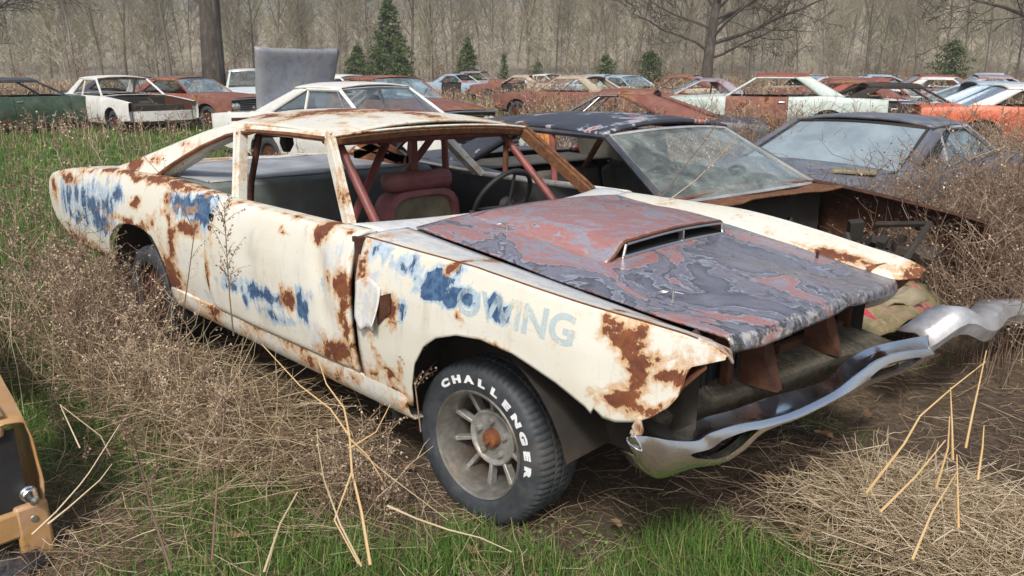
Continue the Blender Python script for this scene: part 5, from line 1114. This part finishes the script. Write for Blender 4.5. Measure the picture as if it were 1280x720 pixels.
acc = Acc(); P, r = scatter(75000, 7, 75, .85, .7); k = np.array([.2 + .5 * clamp(.5 + 1.3 * fbm(x, y, 6, .25)) - .3 * green(x, y) + (.18 if fw_of(x, y) > 40 else 0) for x, y in P]); k = RNG.random(len(P)) < k; P, r = P[k], r[k]; n = len(P)
h = RNG.uniform(.12, .46, n) * np.where(r > 30, 1.6, 1.) * np.array([1.35 if rt_of(x, y) > .5 else .8 for x, y in P]); blades(P, heights(P), h, .0045 * np.maximum(1, r / 5.5) * RNG.uniform(.6, 1.3, n), h * RNG.uniform(.1, .8, n), RNG.uniform(0, 2 * PI, n), np.clip(RNG.normal(.45, .22, n), 0, 1), acc)
tag(acc.build('tall_dead_grass', M['straw']), 'tall dead grass standing across the field', 'grass', kind='stuff')

# single stalks, branches and leaves one can point at
def twig_thing(name, label, cat, segs, mat, group=None, v=.6):
    m = MB()
    for pts, r0, r1 in segs: m.tube(pts, [lerp(r0, r1, i / (len(pts) - 1)) for i in range(len(pts))], 6)
    o = m.build(name, mat, attrs={'v': lambda x, y, z: v + .25 * fbm(x, y, z, 9)})
    return tag(o, label, cat, group)
def path(*pts): return [tuple(p) for p in pts]
def on(u, v, z): p = G(u, v, z); return (p.x, p.y, p.z)
def ray_at(u, v, D):                   # a point D metres in front of the lens
    d = RM @ Vector(((u - 640) / 950, -(v - 360) / 950, -1)); return tuple(CAM + d * D)
b0 = on(462, 705, .0)
def stalk(pts, D0, D1): return [ray_at(u, v, lerp(D0, D1, i / (len(pts) - 1))) for i, (u, v) in enumerate(pts)]
twig_thing('dead_branch', 'pale forked dead branch standing in the grass in front of the door', 'branch', [(stalk([(463, 706), (452, 640), (440, 590), (437, 545), (413, 511), (375, 482), (327, 430)], 2.13, 2.45), .0048, .0014), (stalk([(437, 545), (430, 510), (408, 480), (398, 450)], 2.22, 2.3), .0035, .0012), (stalk([(438, 560), (470, 540), (488, 505)], 2.22, 2.3), .003, .001), (stalk([(440, 590), (418, 650), (448, 705)], 2.2, 2.1), .003, .002), (stalk([(437, 548), (460, 570), (478, 600)], 2.22, 2.2), .0025, .0012)], M['reed'], v=.62)
twig_thing('dead_branch', 'thin grey forked twig leaning left of the pale forked branch', 'branch', [(stalk([(452, 708), (425, 655), (405, 600), (398, 560), (396, 535)], 2.08, 2.2), .0032, .0012), (stalk([(330, 715), (350, 655), (372, 615)], 2.0, 2.1), .0035, .002)], M['straw'], v=.7)
twig_thing('dead_branch', 'bleached stick lying in the grass right of the pale forked branch', 'branch', [(stalk([(484, 632), (520, 648), (560, 662), (600, 672), (640, 690)], 2.25, 2.3), .0034, .0014), (stalk([(445, 560), (480, 590), (520, 620), (560, 650)], 2.3, 2.35), .002, .001)], M['straw'], v=.85)
twig_thing('dead_branch', 'kinked bleached stem leaning at the lower left by the ochre car', 'branch', [(stalk([(100, 560), (75, 506), (126, 545), (138, 570)], 2.2, 2.3), .0022, .0014), (stalk([(40, 668), (70, 640), (100, 606), (112, 590), (150, 530)], 2.1, 2.2), .0026, .0012), (stalk([(60, 655), (85, 635), (125, 600), (140, 580)], 2.1, 2.15), .003, .001)], M['straw'], v=.9)
RE = [(([(1082, 617), (1130, 555), (1150, 520), (1190, 485), (1232, 452)], 2.0, 2.15), 'longest bent tan reed stalk crossing the clump at the lower right'), (([(1207, 560), (1215, 520), (1225, 475), (1233, 438)], 2.05, 2.1), 'upright tan reed stalk reaching the chrome bumper at the right'), (([(1191, 575), (1190, 530), (1188, 484)], 2.05, 2.08), 'short straight ochre reed stalk in the middle of the clump'), (([(1100, 640), (1145, 595), (1182, 550)], 1.95, 2.0), 'broken reed stalk leaning right at the front of the clump'), (([(1198, 660), (1197, 610), (1196, 568)], 1.9, 1.95), 'pale reed stub standing right in the clump'), (([(1222, 600), (1228, 560), (1230, 532)], 2.0, 2.05), 'short reed stub at the far right of the clump'), (([(1140, 700), (1165, 640), (1196, 590)], 1.75, 1.9), 'reed stalk slanting up from the bottom edge into the clump'), (([(1170, 610), (1185, 560), (1187, 520)], 2.0, 2.0), 'flat dry blade standing behind the slanting stalks of the clump')]
for (a, d0, d1), lab in RE: twig_thing('reed_stalk', lab, 'reed', [(stalk(a, d0, d1), .0036, .0014)], M['reed'], 'tan reed stalks at the lower right', .55)
def weed_stalk(label, a, d0, d1, nb, c):
    s_ = stalk(a, d0, d1); root = twig_thing('weed_stalk', label, 'weed', [(s_, .0032, .0012)], M['brush'], 'tall dead weeds with seed heads', c)
    ac = Acc()
    for i in range(nb):
        f = random.uniform(.35, .98) * (len(s_) - 1); k = int(f); p0 = Vector(s_[k]).lerp(Vector(s_[min(k + 1, len(s_) - 1)]), f - k); dr_ = Vector((random.uniform(-1, 1), random.uniform(-1, 1), random.uniform(.5, 1.4))).normalized(); L = random.uniform(.05, .15)
        B = np.array([[p0, p0 + dr_ * L * .5 + Vector((0, 0, .01)), p0 + dr_ * L]]); V_, F_ = stems(B, np.array([[.0014, .001, .0006]])); ac.add(V_, F_, c)
        for q in range(9):
            cc_ = np.array(p0 + dr_ * L * random.uniform(.2, 1)) + RNG.normal(0, .004, 3); e1 = RNG.normal(size=3); e1 *= .0048 / np.linalg.norm(e1); e2 = np.cross(e1, RNG.normal(size=3)); e2 *= .0048 / np.linalg.norm(e2)
            ac.add(np.array([cc_ - e1, cc_ - e2, cc_ + e1, cc_ + e2]), np.array([[0, 1, 2, 3]]), min(1, c + .25))
    ac.build('seed_head', M['brush'], root)
weed_stalk('tall weed with many seed heads standing right before the door of the cream coupe', [(292, 420), (287, 370), (283, 310), (280, 255)], 3.0, 3.1, 26, .25)
weed_stalk('short weed with seed heads before the front wheel arch', [(526, 540), (520, 490), (516, 460), (523, 440)], 2.75, 2.75, 12, .5)
weed_stalk('dark bare weed stem rising in front of the rear quarter panel', [(225, 420), (235, 350), (243, 290), (220, 240), (175, 190)], 3.3, 3.6, 3, .15)
weed_stalk('brown weed stem standing left of the pale forked branch', [(265, 700), (272, 600), (278, 540), (283, 480)], 1.95, 2.2, 8, .35)
weed_stalk('thick dark weed stem leaning at the lower left', [(215, 715), (190, 640), (172, 570), (160, 530)], 1.8, 2.1, 6, .2)
weed_stalk('long dark stem arching over the windshield of the dark coupe', [(815, 262), (850, 215), (880, 178), (900, 150)], 3.9, 4.0, 3, .2)
weed_stalk('pale bare stem slanting across the windshield of the dark coupe', [(820, 262), (870, 225), (905, 190), (925, 165)], 3.8, 4.0, 6, .9)
for i, (u, v_, sz, lab) in enumerate([(510, 585, .035, 'pale curled leaf beside the front tire'), (700, 548, .03, 'small leaf behind the front tire'), (1030, 545, .05, 'broad tan leaf on the soil below the bumper bend'), (300, 672, .045, 'curled brown leaf in the green grass at the lower left'), (1000, 672, .035, 'upright tan leaf left of the reed clump'), (1060, 712, .05, 'wide tan leaf at the bottom edge below the reed clump'), (1085, 520, .04, 'brown leaf under the right half of the bumper'), (960, 600, .03, 'small brown leaf on bare soil in front of the bumper'), (770, 655, .03, 'dull leaf right of the tire contact'), (590, 690, .035, 'dry leaf in the straw below the front tire'), (1030, 645, .04, 'folded leaf in the straw left of the reeds')]):
    c = Vector(on(u, v_, .03)); az = random.uniform(0, 6.28); P = []
    for a in lin(-1, 1, 9):
        w_ = (1 - a * a) ** .6 * .45 * (1 + .35 * math.sin(a * 11)); P.append([(c.x + sz * (a * math.cos(az) - b * w_ * math.sin(az)), c.y + sz * (a * math.sin(az) + b * w_ * math.cos(az)), c.z + sz * (.35 * a * a + .5 * b * b * w_ + .2 * math.sin(3 * a + i))) for b in (-1, -.4, 0, .4, 1)])
    tag(MB().grid(P).build('fallen_leaf', M['leaf']), lab, 'leaf', 'fallen dry leaves in the foreground')

# ================================================================ trees
def grow_tree(seed, h, r0, spread=.9, nl=15, low=.25, droop=0., lean=0.):
    rnd = random.Random(seed); L0 = []; TW = []
    def br(p, d, L, r, lev):
        n = 6; pts = [p.copy()]; dd = d.copy()
        for i in range(n - 1):
            dd = (dd + Vector((rnd.gauss(0, .05 if lev == 0 else .16), rnd.gauss(0, .05 if lev == 0 else .16), rnd.gauss(.03, .10) - (droop if lev else 0) * .05 + (.06 if lev == 0 else .05 * (1 - droop))))).normalized(); pts.append(pts[-1] + dd * L / (n - 1))
        rr_ = [r * lerp(1, .35 if lev else .30, i / (n - 1)) for i in range(n)]
        (L0 if lev < 2 else TW).append((pts, rr_))
        if lev >= 4: return
        k = (nl, 7, 5, 3)[lev]
        for i in range(k):
            f = lerp(low if lev == 0 else .2, 1., (i + rnd.random()) / k) * (n - 1); j = min(int(f), n - 2); q = pts[j].lerp(pts[j + 1], f - j); t = (pts[j + 1] - pts[j]).normalized()
            a = t.cross(Vector((rnd.gauss(0, 1), rnd.gauss(0, 1), rnd.gauss(0, 1)))).normalized(); ang = rnd.uniform(.5, 1.05) * (spread if lev == 0 else 1)
            nd = (t * math.cos(ang) + a * math.sin(ang)); 
            if lev == 0: nd.z = abs(nd.z) * (1 - .5 * droop)
            br(q, nd.normalized(), L * rnd.uniform(.34, .55) * (1.1 if lev == 0 else 1), max(.007, r * lerp(1, .35, f / (n - 1)) * rnd.uniform(.28, .46)), lev + 1)
    br(Vector((0, 0, -.3)), Vector((lean, 0, 1)).normalized(), h, r0, 0)
    return L0, TW
def tree_parts(seed, h, r0, bark_, root, tw=None, tmin=.011, **kw):
    L0, TW = grow_tree(seed, h, r0, **kw); m = MB()
    for i, (p, r) in enumerate(L0): m.tube(p, r, 10 if i == 0 else 5, cap=False)
    m.build('trunk', bark_, root); ac = Acc(); V, F = stems(np.array([[tuple(q) for q in p] for p, r in TW]), np.maximum(tmin, np.array([r for p, r in TW])))
    ac.add(V, F, RNG.random(len(V)) * .8 + .1); ac.build('crown', tw or M['twig'], root)
t = empty('bare_tree', at(264, 27)); tag(t, 'big dark bare tree trunk rising behind the red coupe at the left', 'tree'); tree_parts(3, 13, .42, M['bark'], t, low=.33, nl=14, spread=.9, lean=-.06)
t = empty('bare_tree', at(884, 45)); tag(t, 'lone bare tree with wide low limbs in the right half of the field', 'tree'); M['darktwig'] = foliage('dark_twigs', [(0., (.035, .028, .024)), (.5, (.07, .058, .048)), (1., (.12, .10, .085))], .9); tree_parts(8, 12, .34, M['bark'], t, low=.20, nl=30, spread=1.25, droop=.22, tw=M['darktwig'], tmin=.014, lean=-.07)
t = empty('bare_tree', at(1345, 27)); tag(t, 'bare tree whose drooping twigs hang in at the upper right corner', 'tree'); tree_parts(12, 9, .30, M['bark'], t, tw=M['darktwig'], low=.22, nl=22, spread=1.5, droop=.9)
t = empty('bare_tree', at(-70, 30)); tag(t, 'bare tree whose branches reach in at the upper left corner', 'tree'); tree_parts(15, 10, .32, M['bark'], t, tw=M['darktwig'], low=.22, nl=20, spread=1.4, droop=.6)
protos = []
for i in range(6):
    t = empty('bare_tree', (0, 0, 0)); tree_parts(30 + i, 12 + (i % 3) * 1.5, .115 + .02 * (i % 3), M['palebark'] if i % 3 == 0 else M['brownbark'], t, low=.26, nl=18, spread=.75); protos.append(t)
def place_copy(src, first, loc, rz, s):
    o = src if first else src.copy()
    if not first:
        COL.objects.link(o)
        for ch in src.children: c = ch.copy(); COL.objects.link(c); c.parent = o
    o.location = loc; o.rotation_euler = (0, 0, rz); o.scale = (s, s, s * random.uniform(.95, 1.2)); return o
used = set(); rnd = random.Random(5); ntree = 62
for i in range(ntree):
    u = lerp(-120, 1400, (i + rnd.uniform(-.45, .45)) / ntree); D_ = rnd.uniform(66, 96); p = at(u, D_); p.z = gz(p.x, p.y); k = rnd.randrange(6)
    o = place_copy(protos[k], k not in used, p, rnd.uniform(0, 6.28), rnd.uniform(.55, 1.15)); used.add(k)
    tag(o, 'bare grey brown tree along the front edge of the far woods', 'tree', 'bare trees at the edge of the woods')
for k in range(6):
    if k not in used: place_copy(protos[k], True, at(600 + 40 * k, 90), 0, 1); tag(protos[k], 'bare grey brown tree along the front edge of the far woods', 'tree', 'bare trees at the edge of the woods')
# the woods behind, one mass
def woods(name, label, n, D0, D1, h0, h1, rad, nb, mat, l=(.12, .30), half=110, cr=None):
    ac = Acc(); u = RNG.uniform(-260, 1540, n); D_ = D0 * (D1 / D0) ** RNG.random(n); P = np.array([tuple(at(a, b))[:2] for a, b in zip(u, D_)]); Z = heights(P) - .2; h = RNG.uniform(h0, h1, n); sc_ = D_ / 80.
    K = 4; tt = np.linspace(0, 1, K); PP = np.concatenate([P, Z[:, None]], 1)[:, None, :] + np.array([0, 0, 1.]) * (h[:, None] * tt[None])[..., None] + np.cumsum(RNG.normal(0, .035, (n, K, 3)) * h[:, None, None], 1) * tt[None, :, None] * np.array([1, 1, 0])
    col = np.clip(RNG.normal(.5, .25, n), 0, 1); R_ = (rad * h / 12 * RNG.uniform(.5, 1.3, n))
    V, F = stems(PP, R_[:, None] * np.linspace(1, .25, K)[None]); ac.add(V, F, np.repeat(col, K * 3))
    for b in range(nb):
        f = RNG.uniform(.18, .99, n); i = np.minimum((f * (K - 1)).astype(int), K - 2); w_ = f * (K - 1) - i; ar = np.arange(n); p0 = PP[ar, i] * (1 - w_)[:, None] + PP[ar, i + 1] * w_[:, None]; L = h * RNG.uniform(l[0], l[1], n) * (1.15 - .6 * f); a2 = RNG.uniform(0, 2 * PI, n)
        dd = np.stack([np.cos(a2), np.sin(a2), RNG.uniform(.3, 1.6, n)], 1); dd /= np.linalg.norm(dd, axis=1, keepdims=True); p2 = p0 + dd * L[:, None] + RNG.normal(0, .05, (n, 3)) * h[:, None] * .5
        V, F = stems(np.stack([p0, (p0 + p2) / 2 + RNG.normal(0, .02, (n, 3)) * h[:, None], p2], 1), (.016 * sc_ + .10 * R_)[:, None] * np.array([1.2, .9, .4])[None]); ac.add(V, F, np.repeat(np.clip(col + RNG.normal(0, .15, n), 0, 1), 9))
    return tag(ac.build(name, mat), label, 'woods', kind='stuff')
woods('far_woods', 'grey brown leafless woods climbing the hill behind the field', 900, 80, 230, 8, 14, .05, 60, M['twig'])
woods('young_growth', 'thin leafless saplings and undergrowth at the foot of the woods', 700, 64, 100, 2, 6.5, .06, 20, M['twig'], (.2, .45))
woods('budding_growth', 'pale green budding saplings scattered in the woods', 190, 78, 170, 5, 11, .04, 46, M['bud'], (.16, .36))
woods('russet_undergrowth', 'russet leafed undergrowth at the foot of the woods', 260, 60, 85, .9, 2.6, .05, 16, M['redtwig'], (.2, .5))
def evergreen(u, D_, h, w_, label, name, round_=0., n=3200, seed=0):
    root = empty(name, at(u, D_)); tag(root, label, 'evergreen'); rng = np.random.default_rng(seed + 50)
    MB().tube([(0, 0, -.2), (0, 0, h * .93)], [h * .022, h * .004], 8).build('trunk', M['bark'], root)
    nbr = int(90 + 20 * h); V = []; C_ = []
    t = rng.random(nbr) ** .85; 
    if round_: Rr = w_ / 2 * np.sqrt(np.clip(1 - (2 * t - .9) ** 2, .05, 1))
    else: Rr = w_ / 2 * (1 - t) ** .85 + .08
    a = rng.uniform(0, 2 * PI, nbr); k = n // nbr
    for b in range(nbr):
        L = Rr[b] * rng.uniform(.6, 1.12); z = t[b] * h * .97 + .03 * h; q = rng.random(k) ** .6; dz = (-.18 if not round_ else .15) * L * q
        c_ = np.stack([np.cos(a[b]) * L * q, np.sin(a[b]) * L * q, z + dz], 1) + rng.normal(0, .05 * (1 + .05 * h), (k, 3)); s_ = rng.uniform(.05, .12, k) * (.7 + .08 * h)
        e1 = rng.normal(size=(k, 3)) * np.array([1, 1, .6]); e1 /= np.linalg.norm(e1, axis=1, keepdims=True); e2 = np.cross(e1, rng.normal(size=(k, 3))); e2 /= np.linalg.norm(e2, axis=1, keepdims=True); e1 *= s_[:, None]; e2 *= s_[:, None] * .45
        V.append(np.stack([c_ - e1, c_ - e2, c_ + e1, c_ + e2], 1).reshape(-1, 3)); C_.append(np.repeat(np.clip(rng.normal(.45 + .2 * (rng.random() - .5), .2, k), 0, 1), 4))
    V = np.concatenate(V); np_mesh('crown', V, np.arange(len(V)).reshape(-1, 4), M['needle'], np.concatenate(C_), root); return root
evergreen(488, 60, 6.6, 5.4, 'tallest dark conifer before the woods, above the orange roofed sedan', 'conifer_tree', n=9000, seed=1)
evergreen(447, 54, 2.9, 4.2, 'broad bright green young pine left below the tallest conifer', 'conifer_tree', .0, 5200, 2); evergreen(474, 53, 2.8, 4.0, 'young pine directly below the tallest conifer', 'conifer_tree', .0, 5200, 3); evergreen(500, 54, 2.9, 3.6, 'young pine right below the tallest conifer', 'conifer_tree', 0., 4800, 4)
evergreen(585, 56, 3.5, 2.8, 'small pointed conifer standing alone over the far sky blue sedan', 'conifer_tree', 0., 4500, 5)
evergreen(757, 50, 2.3, 1.5, 'small round evergreen bush left of its larger neighbour', 'evergreen_bush', 1, 1600, 6); evergreen(812, 48, 2.5, 2.0, 'round olive evergreen bush left of the lone bare tree', 'evergreen_bush', 1, 2200, 7); evergreen(1188, 44, 3.0, 2.3, 'round evergreen bush at the right below the woods', 'evergreen_bush', 1, 2600, 8); evergreen(630, 58, 2.4, 1.1, 'slim low evergreen right of the small pointed conifer', 'evergreen_bush', 0, 1000, 9); evergreen(672, 58, 1.9, 1.3, 'low dark evergreen in front of the woods near the small white sedan', 'evergreen_bush', 1, 1000, 10)

# the damp spring air
def air():
    s = NT('pale_air'); v = s.n('VolumePrincipled', {'Color': (.95, .94, .88), 'Density': .0014, 'Anisotropy': .2}); o = s.n('OutputMaterial'); s.t.links.new(v.outputs[0], o.inputs[1]); return s.m
tag(MB().box((0, 0, 46), (1700, 1700, 104)).build('haze', air(), smooth=False), kind='stuff')

# ================================================================ light and sky
SUN_EL, SUN_DIR = 47, Vector((.42, -.62, 0)).normalized()
w = bpy.data.worlds.new('World'); SC.world = w; w.use_nodes = True; nt = w.node_tree; nt.nodes.clear()
sky = nt.nodes.new('ShaderNodeTexSky'); sky.sky_type = 'NISHITA'; sky.sun_disc = False; sky.sun_elevation = math.radians(SUN_EL)
sky.sun_rotation = math.atan2(SUN_DIR.x, SUN_DIR.y); sky.air_density = 1.0; sky.dust_density = 4.0; sky.ozone_density = 1.0
bg = nt.nodes.new('ShaderNodeBackground'); bg.inputs[1].default_value = .135; wo = nt.nodes.new('ShaderNodeOutputWorld')
nt.links.new(sky.outputs[0], bg.inputs[0]); nt.links.new(bg.outputs[0], wo.inputs[0])
sl = bpy.data.lights.new('sun', 'SUN'); sl.energy = 3.1; sl.angle = math.radians(9); sl.color = (1, .96, .90)
so = bpy.data.objects.new('sun', sl); COL.objects.link(so)
sd_ = Vector((SUN_DIR.x * math.cos(math.radians(SUN_EL)), SUN_DIR.y * math.cos(math.radians(SUN_EL)), math.sin(math.radians(SUN_EL))))
so.rotation_euler = sd_.to_track_quat('Z', 'Y').to_euler()
SC.view_settings.view_transform = 'Standard'; SC.view_settings.look = 'None'; SC.view_settings.exposure = .29; SC.view_settings.gamma = 1
